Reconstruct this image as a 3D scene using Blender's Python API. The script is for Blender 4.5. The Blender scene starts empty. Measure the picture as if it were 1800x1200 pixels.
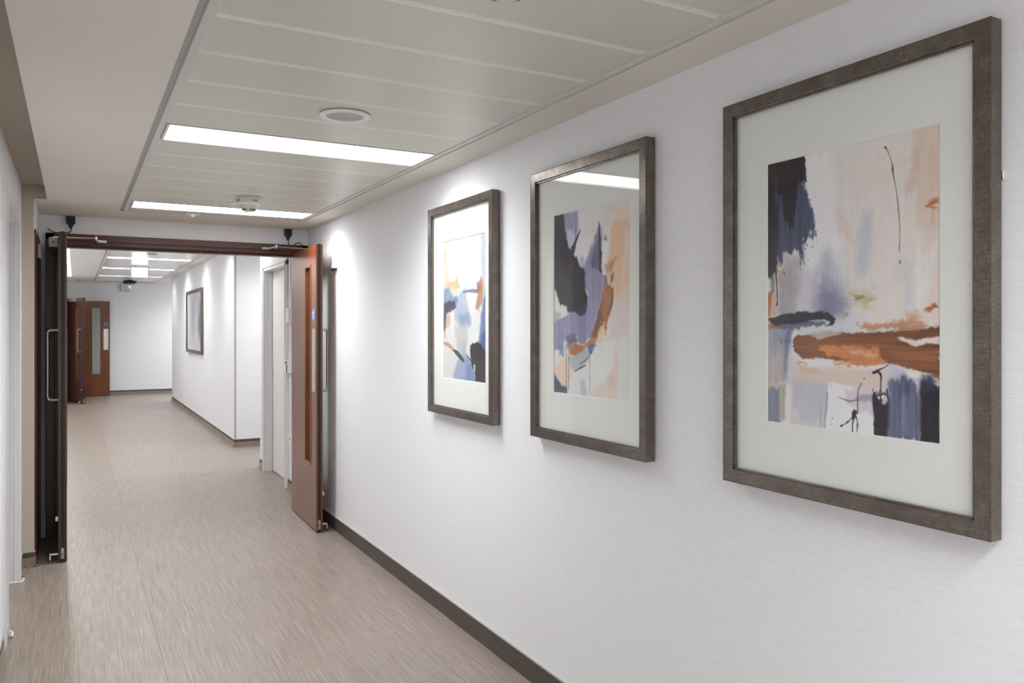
import bpy, bmesh, math, random
import numpy as np
from mathutils import Vector, Matrix

# ---------------------------------------------------------------- camera, world, exposure
scene = bpy.context.scene
col = scene.collection
CAM_H = 1.45
cam_data = bpy.data.cameras.new('camera')
cam = bpy.data.objects.new('camera', cam_data)
col.objects.link(cam)
cam.location = (0, 0, CAM_H)
cam.rotation_euler = (math.radians(90), 0, math.radians(-28.852))
cam_data.sensor_width = 36.0
cam_data.lens = 27.88
cam_data.shift_y = -22 / 1800
cam_data.clip_start = 0.02
scene.camera = cam

world = bpy.data.worlds.new('world')
world.use_nodes = True
world.node_tree.nodes['Background'].inputs[0].default_value = (0.05, 0.05, 0.05, 1)
world.node_tree.nodes['Background'].inputs[1].default_value = 0.2
scene.world = world

scene.view_settings.view_transform = 'Standard'
scene.view_settings.look = 'None'
scene.view_settings.gamma = 1
scene.view_settings.use_curve_mapping = False
scene.view_settings.exposure = 0.0
LAMP = 10.0           # radiance of the diffusers of the recessed ceiling lamps
LAMP_FAR = 8.0
LAMP_W = 16.8        # watts of each near lamp, limited to its louvre's spread
LAMP_FAR_W = 12.5
SPREAD = math.radians(145)

# ---------------------------------------------------------------- materials
def lin(c):
    return tuple(((v/255.0)/12.92 if v/255.0 <= 0.04045 else ((v/255.0+0.055)/1.055)**2.4) for v in c)

class NT:
    def __init__(s, name):
        s.m = bpy.data.materials.new(name); s.m.use_nodes = True
        s.t = s.m.node_tree; s.n = s.t.nodes; s.l = s.t.links
        s.b = s.n['Principled BSDF']; s.out = s.n['Material Output']
    def new(s, kind, **kw):
        n = s.n.new(kind)
        for k, v in kw.items():
            setattr(n, k, v)
        return n
    def link(s, a, b): s.l.new(a, b)
    def set(s, **kw):
        for k, v in kw.items():
            k = k.replace('_', ' ')
            s.b.inputs[k].default_value = (*v, 1) if isinstance(v, tuple) and len(v) == 3 else v
    def coords(s, scale, kind='Object'):
        tc = s.new('ShaderNodeTexCoord'); mp = s.new('ShaderNodeMapping')
        mp.inputs['Scale'].default_value = scale
        s.link(tc.outputs[kind], mp.inputs['Vector']); return mp.outputs['Vector']
    def noise(s, vec, scale=1.0, detail=3, rough=0.5):
        n = s.new('ShaderNodeTexNoise'); n.inputs['Scale'].default_value = scale
        n.inputs['Detail'].default_value = detail; n.inputs['Roughness'].default_value = rough
        s.link(vec, n.inputs['Vector']); return n.outputs['Fac']
    def ramp(s, fac, stops):
        r = s.new('ShaderNodeValToRGB'); e = r.color_ramp.elements
        while len(e) < len(stops): e.new(0.5)
        for i, (p, c) in enumerate(stops):
            e[i].position = p; e[i].color = (*c, 1)
        s.link(fac, r.inputs['Fac']); return r.outputs['Color']
    def bump(s, h, strength=0.2, dist=0.001):
        b = s.new('ShaderNodeBump'); b.inputs['Strength'].default_value = strength
        b.inputs['Distance'].default_value = dist
        s.link(h, b.inputs['Height']); s.link(b.outputs['Normal'], s.b.inputs['Normal'])
    def math(s, op, a, b=None):
        n = s.new('ShaderNodeMath', operation=op)
        for i, v in enumerate((a, b)):
            if v is None: continue
            if isinstance(v, (int, float)): n.inputs[i].default_value = v
            else: s.link(v, n.inputs[i])
        return n.outputs[0]
    def mix(s, fac, a, b, mode='MIX'):
        n = s.new('ShaderNodeMix', data_type='RGBA', blend_type=mode)
        if isinstance(fac, (int, float)): n.inputs[0].default_value = fac
        else: s.link(fac, n.inputs[0])
        for sock, v in ((n.inputs[6], a), (n.inputs[7], b)):
            if isinstance(v, tuple): sock.default_value = (*v[:3], 1)
            else: s.link(v, sock)
        return n.outputs[2]

def plain(name, c, rough=0.5, metal=0.0, var=0.03, vs=8.0, spec=0.5, coat=0.0):
    t = NT(name); v = t.coords((vs, vs, vs)); f = t.noise(v)
    a = tuple(max(0, x*(1-var)) for x in c); b = tuple(x*(1+var) for x in c)
    t.link(t.ramp(f, [(0.3, a), (0.7, b)]), t.b.inputs['Base Color'])
    t.set(Roughness=rough, Metallic=metal); t.b.inputs['Specular IOR Level'].default_value = spec
    t.b.inputs['Coat Weight'].default_value = coat
    return t.m

def mat_wall(name, c, axis):
    # horizontally ribbed linen wallpaper; axis = direction that runs along the wall
    t = NT(name)
    sc = (14, 14, 420)
    f = t.noise(t.coords(sc), 1.0, 4, 0.65)
    g = t.noise(t.coords((60, 60, 260)), 1.0, 2, 0.5)
    h = t.math('ADD', t.math('MULTIPLY', f, 0.7), t.math('MULTIPLY', g, 0.3))
    a = tuple(x*0.955 for x in c); b = tuple(min(1, x*1.035) for x in c)
    t.link(t.ramp(h, [(0.36, a), (0.62, b)]), t.b.inputs['Base Color'])
    t.set(Roughness=0.62); t.b.inputs['Specular IOR Level'].default_value = 0.3
    t.bump(h, 0.25, 0.0008)
    return t.m

def mat_floor(name, c, dark, light):
    # vinyl sheet with fine broken streaks that run along the corridor
    t = NT(name)
    f1 = t.noise(t.coords((300, 3.5, 1)), 1.0, 4, 0.6)
    f2 = t.noise(t.coords((640, 7, 1)), 1.0, 3, 0.6)
    f3 = t.noise(t.coords((110, 2, 1)), 1.0, 2, 0.5)
    h = t.math('ADD', t.math('ADD', t.math('MULTIPLY', f1, 0.45), t.math('MULTIPLY', f2, 0.35)), t.math('MULTIPLY', f3, 0.2))
    t.link(t.ramp(h, [(0.36, dark), (0.48, c), (0.60, light)]), t.b.inputs['Base Color'])
    t.set(Roughness=0.36); t.b.inputs['Specular IOR Level'].default_value = 0.5
    t.bump(h, 0.12, 0.0006)
    return t.m

def mat_wood(name, c1, c2, c3, rough=0.3, vert=True, coat=0.25):
    t = NT(name)
    sc = (38, 38, 1.6) if vert else (1.6, 38, 38)
    f = t.noise(t.coords(sc), 1.0, 5, 0.6)
    sc2 = (160, 160, 5) if vert else (5, 160, 160)
    g = t.noise(t.coords(sc2), 1.0, 3, 0.6)
    h = t.math('ADD', t.math('MULTIPLY', f, 0.65), t.math('MULTIPLY', g, 0.35))
    t.link(t.ramp(h, [(0.34, c1), (0.5, c2), (0.66, c3)]), t.b.inputs['Base Color'])
    t.set(Roughness=rough); t.b.inputs['Coat Weight'].default_value = coat
    t.b.inputs['Coat Roughness'].default_value = 0.25
    t.bump(h, 0.06, 0.0005)
    return t.m

def mat_skirt():
    t = NT('dark_skirting_lengthwise')
    f = t.noise(t.coords((6, 6, 420)), 1.0, 4, 0.6)
    t.link(t.ramp(f, [(0.34, (0.058, 0.044, 0.034)), (0.5, (0.085, 0.066, 0.052)), (0.66, (0.12, 0.096, 0.078))]), t.b.inputs['Base Color'])
    t.set(Roughness=0.5)
    return t.m

def mat_frame():
    # brushed pewter leaf over brown: crossed fine threads
    t = NT('frame_pewter')
    a = t.noise(t.coords((40, 40, 500)), 1.0, 3, 0.6)
    b = t.noise(t.coords((500, 500, 40)), 1.0, 3, 0.6)
    c = t.noise(t.coords((14, 14, 14)), 1.0, 3, 0.6)
    h = t.math('ADD', t.math('ADD', t.math('MULTIPLY', a, 0.35), t.math('MULTIPLY', b, 0.35)), t.math('MULTIPLY', c, 0.3))
    t.link(t.ramp(h, [(0.34, (0.100, 0.078, 0.064)), (0.5, (0.170, 0.142, 0.122)), (0.68, (0.32, 0.288, 0.262))]), t.b.inputs['Base Color'])
    t.set(Roughness=0.27, Metallic=0.78)
    t.bump(h, 0.25, 0.0006)
    return t.m

def mat_perforated(name, c, hole, rough=0.38):
    # metal tile: plain margin, perforated field of round holes 3.6 mm apart set on the diagonal
    t = NT(name)
    tc = t.new('ShaderNodeTexCoord'); sp = t.new('ShaderNodeSeparateXYZ')
    t.link(tc.outputs['Object'], sp.inputs[0])
    k = 2*math.pi/0.0042
    sx = t.math('SINE', t.math('MULTIPLY', sp.outputs[0], k))
    sy = t.math('SINE', t.math('MULTIPLY', sp.outputs[1], k))
    d = t.math('MULTIPLY', sx, sy)
    holes = t.math('GREATER_THAN', d, 0.22)
    inx = t.math('LESS_THAN', t.math('ABSOLUTE', sp.outputs[0]), 0.566)
    iny = t.math('LESS_THAN', t.math('ABSOLUTE', sp.outputs[1]), 0.1380)
    mask = t.math('MULTIPLY', holes, t.math('MULTIPLY', inx, iny))
    t.link(t.mix(mask, c, hole), t.b.inputs['Base Color'])
    t.set(Roughness=rough, Metallic=0.0); t.b.inputs['Specular IOR Level'].default_value = 0.55
    return t.m

def mat_glass(name, tint=(1, 1, 1), rough=0.0, ior=1.62):
    # thin pane: clear transmission with a fresnel mirror on top
    t = NT(name)
    tr = t.new('ShaderNodeBsdfTransparent'); tr.inputs[0].default_value = (*tint, 1)
    gl = t.new('ShaderNodeBsdfGlossy'); gl.inputs['Roughness'].default_value = rough
    fr = t.new('ShaderNodeFresnel'); fr.inputs['IOR'].default_value = ior
    mx = t.new('ShaderNodeMixShader')
    ge = t.new('ShaderNodeNewGeometry')
    t.link(t.math('MULTIPLY', fr.outputs[0], t.math('SUBTRACT', 1.0, ge.outputs['Backfacing'])), mx.inputs[0]); t.link(tr.outputs[0], mx.inputs[1]); t.link(gl.outputs[0], mx.inputs[2])
    t.link(mx.outputs[0], t.out.inputs['Surface'])
    return t.m

def mat_emit(name, c, s):
    t = NT(name)
    t.b.inputs['Base Color'].default_value = (0.8, 0.8, 0.8, 1)
    t.b.inputs['Emission Color'].default_value = (*c, 1)
    t.b.inputs['Emission Strength'].default_value = s
    return t.m

def mat_art():
    t = NT('art_print')
    a = t.new('ShaderNodeVertexColor'); a.layer_name = 'ink'
    t.link(a.outputs['Color'], t.b.inputs['Base Color'])
    t.set(Roughness=0.7); t.b.inputs['Specular IOR Level'].default_value = 0.2
    return t.m

M = {
 'wall': mat_wall('linen_wallpaper', (0.855, 0.855, 0.872), 'y'),
 'paint': plain('matt_white_paint', (0.80, 0.770, 0.695), 0.75, var=0.012, vs=3, spec=0.3),
 'paint_far': plain('white_ceiling_paint', (0.80, 0.785, 0.76), 0.7, var=0.01, vs=3, spec=0.3),
 'tile': mat_perforated('perforated_metal_tile', (0.87, 0.868, 0.775), (0.31, 0.305, 0.25)),
 'tile_far': mat_perforated('glossy_metal_tile', (0.88, 0.87, 0.85), (0.72, 0.71, 0.68), 0.20),
 'rim': plain('white_ceiling_rim', (0.68, 0.66, 0.64), 0.45, var=0.01),
 'groove': plain('grey_shadow_gap', (0.48, 0.46, 0.45), 0.7, var=0.02),
 'dark_gap': plain('dark_joint', (0.03, 0.03, 0.028), 0.8),
 'floor_a': mat_floor('vinyl_warm_sheet', (0.262, 0.213, 0.174), (0.170, 0.133, 0.105), (0.385, 0.324, 0.274)),
 'floor_b': mat_floor('vinyl_mauve_sheet', (0.240, 0.193, 0.163), (0.150, 0.116, 0.096), (0.352, 0.295, 0.256)),
 'floor_c': mat_floor('vinyl_sand_sheet', (0.252, 0.203, 0.160), (0.170, 0.132, 0.100), (0.355, 0.297, 0.245)),
 'skirt': mat_wood('dark_skirting', (0.060, 0.046, 0.036), (0.098, 0.076, 0.060), (0.145, 0.118, 0.095), 0.5, False, 0.0),
 'skirt_y': mat_skirt(),
 'taupe': plain('taupe_paint', (0.50, 0.435, 0.360), 0.75, var=0.015, vs=3, spec=0.3),
 'sapele_deep_shade': mat_wood('deep_shaded_sapele_veneer', (0.050, 0.013, 0.006), (0.080, 0.021, 0.008), (0.12, 0.034, 0.013), 0.28),  # dark service door; on the left leaves it carries painted shade
 'cap': plain('grey_skirting_bead', (0.46, 0.45, 0.44), 0.45),
 'sapele': mat_wood('sapele_veneer', (0.105, 0.027, 0.006), (0.165, 0.046, 0.010), (0.235, 0.074, 0.017), 0.27, coat=0.05),
 'sapele_h': mat_wood('sapele_veneer_crosswise', (0.050, 0.013, 0.005), (0.076, 0.020, 0.007), (0.11, 0.032, 0.012), 0.38, False, 0.0),
 'sapele_dark': mat_wood('dark_sapele_frame', (0.035, 0.010, 0.005), (0.055, 0.016, 0.008), (0.08, 0.026, 0.013), 0.35),
 'seal': plain('black_smoke_seal', (0.010, 0.010, 0.009), 0.6),
 'steel': plain('satin_stainless_steel', (0.62, 0.60, 0.56), 0.28, 1.0, 0.04, 30),
 'chrome': plain('polished_chrome', (0.75, 0.75, 0.74), 0.12, 1.0, 0.02),
 'steel_dark': plain('brushed_steel_tube', (0.40, 0.38, 0.35), 0.30, 1.0, 0.04, 30),
 'box_grey': plain('pale_blue_grey_plastic', (0.62, 0.67, 0.74), 0.4, var=0.01),
 'floor_d': mat_floor('vinyl_far_mauve_sheet', (0.268, 0.217, 0.186), (0.172, 0.134, 0.113), (0.382, 0.322, 0.284)),
 'silver': plain('silver_painted_metal', (0.45, 0.44, 0.42), 0.4, 0.6),
 'black': plain('black_plastic', (0.012, 0.013, 0.014), 0.45),
 'white_p': plain('white_plastic', (0.88, 0.88, 0.86), 0.4, var=0.01),
 'cream_p': plain('cream_plastic', (0.70, 0.68, 0.56), 0.4, var=0.015),
 'grey_mesh': plain('grey_speaker_mesh', (0.50, 0.49, 0.50), 0.6, 0.2, 0.05, 200),
 'gloss_white': plain('white_gloss_joinery', (0.78, 0.775, 0.78), 0.28, var=0.01),
 'blush': plain('off_white_door_laminate', (0.80, 0.755, 0.725), 0.45, var=0.01),
 'mat': plain('off_white_mountboard', (0.845, 0.860, 0.815), 0.8, var=0.006, spec=0.2),
 'bevel': plain('white_bevel_core', (0.90, 0.90, 0.88), 0.8, var=0.0),
 'frame': mat_frame(),
 'glass': mat_glass('picture_glass'),
 'pane': mat_glass('door_pane_glass', (0.86, 0.90, 0.88)),
 'blue': plain('sign_blue', (0.02, 0.17, 0.55), 0.35, var=0.02),
 'label': plain('sign_white', (0.85, 0.87, 0.88), 0.4, var=0.0),
 'lamp': mat_emit('lamp_diffuser', (0.955, 0.98, 1.0), LAMP),
 'lamp_far': mat_emit('lamp_diffuser_far', (0.955, 0.98, 1.0), LAMP_FAR),
 'cove': mat_emit('cove_light', (1.0, 0.99, 0.965), 10.0),
 'sign_lit': mat_emit('lit_sign_face', (1.0, 1.0, 0.99), 3.5),
 'dot': plain('blue_dot', (0.10, 0.15, 0.55), 0.4),
 'caulk': plain('white_floor_weld', (0.75, 0.73, 0.70), 0.5),
 'art': mat_art(),
}

# ---------------------------------------------------------------- geometry helpers
class MB:
    """collects shapes and links them as ONE mesh object"""
    def __init__(s): s.bm = bmesh.new()
    def box(s, x0, y0, z0, x1, y1, z1, bev=0.0, seg=1):
        r = bmesh.ops.create_cube(s.bm, size=1.0)
        vs = r['verts']
        for v in vs:
            v.co = Vector((x0+(v.co.x+.5)*(x1-x0), y0+(v.co.y+.5)*(y1-y0), z0+(v.co.z+.5)*(z1-z0)))
        if bev > 0:
            es = list({e for v in vs for e in v.link_edges})
            bmesh.ops.bevel(s.bm, geom=es, offset=bev, segments=seg, affect='EDGES', profile=0.5)
        return s
    def cyl(s, p, r, h, axis='z', n=32, r2=None, bev=0.0):
        res = bmesh.ops.create_cone(s.bm, cap_ends=True, segments=n, radius1=r, radius2=r if r2 is None else r2, depth=h)
        vs = res['verts']
        if axis == 'x': m = Matrix.Rotation(math.radians(90), 4, 'Y')
        elif axis == 'y': m = Matrix.Rotation(math.radians(-90), 4, 'X')
        else: m = Matrix.Identity(4)
        m = Matrix.Translation(Vector(p)) @ m
        bmesh.ops.transform(s.bm, matrix=m, verts=vs)
        if bev > 0:
            es = [e for e in {e for v in vs for e in v.link_edges} if any(len(f.verts) > 4 for f in e.link_faces)]
            bmesh.ops.bevel(s.bm, geom=es, offset=bev, segments=2, affect='EDGES', profile=0.5)
        return s
    def lathe(s, prof, n=40, c=(0, 0, 0), axis='z'):
        rings = []
        for r, z in prof:
            ring = []
            for i in range(n):
                a = 2*math.pi*i/n
                p = (r*math.cos(a), r*math.sin(a), z)
                if axis == 'x': p = (z, r*math.cos(a), r*math.sin(a))
                if axis == 'y': p = (r*math.cos(a), z, r*math.sin(a))
                ring.append(s.bm.verts.new((c[0]+p[0], c[1]+p[1], c[2]+p[2])))
            rings.append(ring)
        for a, b in zip(rings, rings[1:]):
            for i in range(n):
                s.bm.faces.new((a[i], a[(i+1) % n], b[(i+1) % n], b[i]))
        for ring in (rings[0], rings[-1]):
            if (ring[0].co-ring[n//2].co).length > 1e-5:
                s.bm.faces.new(ring)
        return s
    def tube(s, pts, r, n=10, res=6):
        P = [Vector(p) for p in pts]
        if res > 1 and len(P) > 2:     # catmull-rom
            Q = [P[0]*2-P[1]] + P + [P[-1]*2-P[-2]]; out = []
            for i in range(1, len(Q)-2):
                a, b, c, d = Q[i-1:i+3]
                for k in range(res):
                    t = k/res
                    out.append(0.5*((2*b)+(c-a)*t+(2*a-5*b+4*c-d)*t*t+(3*b-a-3*c+d)*t**3))
            P = out+[P[-1]]
        prev = None; up = None
        rings = []
        for i, p in enumerate(P):
            t = (P[min(i+1, len(P)-1)]-P[max(i-1, 0)]).normalized()
            if up is None:
                up = Vector((0, 0, 1)) if abs(t.z) < .9 else Vector((0, 1, 0))
            u = (up-t*up.dot(t)).normalized(); w = t.cross(u); up = u
            rings.append([s.bm.verts.new(p+(u*math.cos(2*math.pi*k/n)+w*math.sin(2*math.pi*k/n))*r) for k in range(n)])
        for a, b in zip(rings, rings[1:]):
            for k in range(n):
                s.bm.faces.new((a[k], a[(k+1) % n], b[(k+1) % n], b[k]))
        s.bm.faces.new(rings[0]); s.bm.faces.new(rings[-1])
        return s
    def quad(s, *pts):
        s.bm.faces.new([s.bm.verts.new(p) for p in pts]); return s
    def build(s, name, mat, parent=None, smooth=False, rel=True):
        """geometry is given in world coordinates; rel=True subtracts the parent's world position"""
        bmesh.ops.recalc_face_normals(s.bm, faces=s.bm.faces)
        off = Vector((0, 0, 0)); q = parent
        while rel and q is not None:
            off += q.location; q = q.parent
        if rel and parent is not None:
            for v in s.bm.verts: v.co -= off
        me = bpy.data.meshes.new(name); s.bm.to_mesh(me); s.bm.free()
        if smooth:
            for p in me.polygons: p.use_smooth = True
            if hasattr(me, 'set_sharp_from_angle'): me.set_sharp_from_angle(angle=math.radians(40))
        me.materials.append(M[mat] if isinstance(mat, str) else mat)
        o = bpy.data.objects.new(name, me); col.objects.link(o)
        if parent is not None: o.parent = parent
        return o

def tag(o, label=None, cat=None, group=None, kind=None):
    if label: o['label'] = label
    if cat: o['category'] = cat
    if group: o['group'] = group
    if kind: o['kind'] = kind
    return o

def empty(name, loc, rz=0.0, **kw):
    o = bpy.data.objects.new(name, None); col.objects.link(o)
    o.empty_display_size = 0.1
    o.location = loc; o.rotation_euler = (0, 0, rz)
    return tag(o, **kw)

def copy_tree(o, parent=None):
    c = o.copy(); col.objects.link(c)
    if parent is not None: c.parent = parent
    for ch in list(o.children): copy_tree(ch, c)
    return c

def structure(mb, name, mat, label, cat):
    return tag(mb.build(name, mat), label, cat, None, 'structure')

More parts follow.
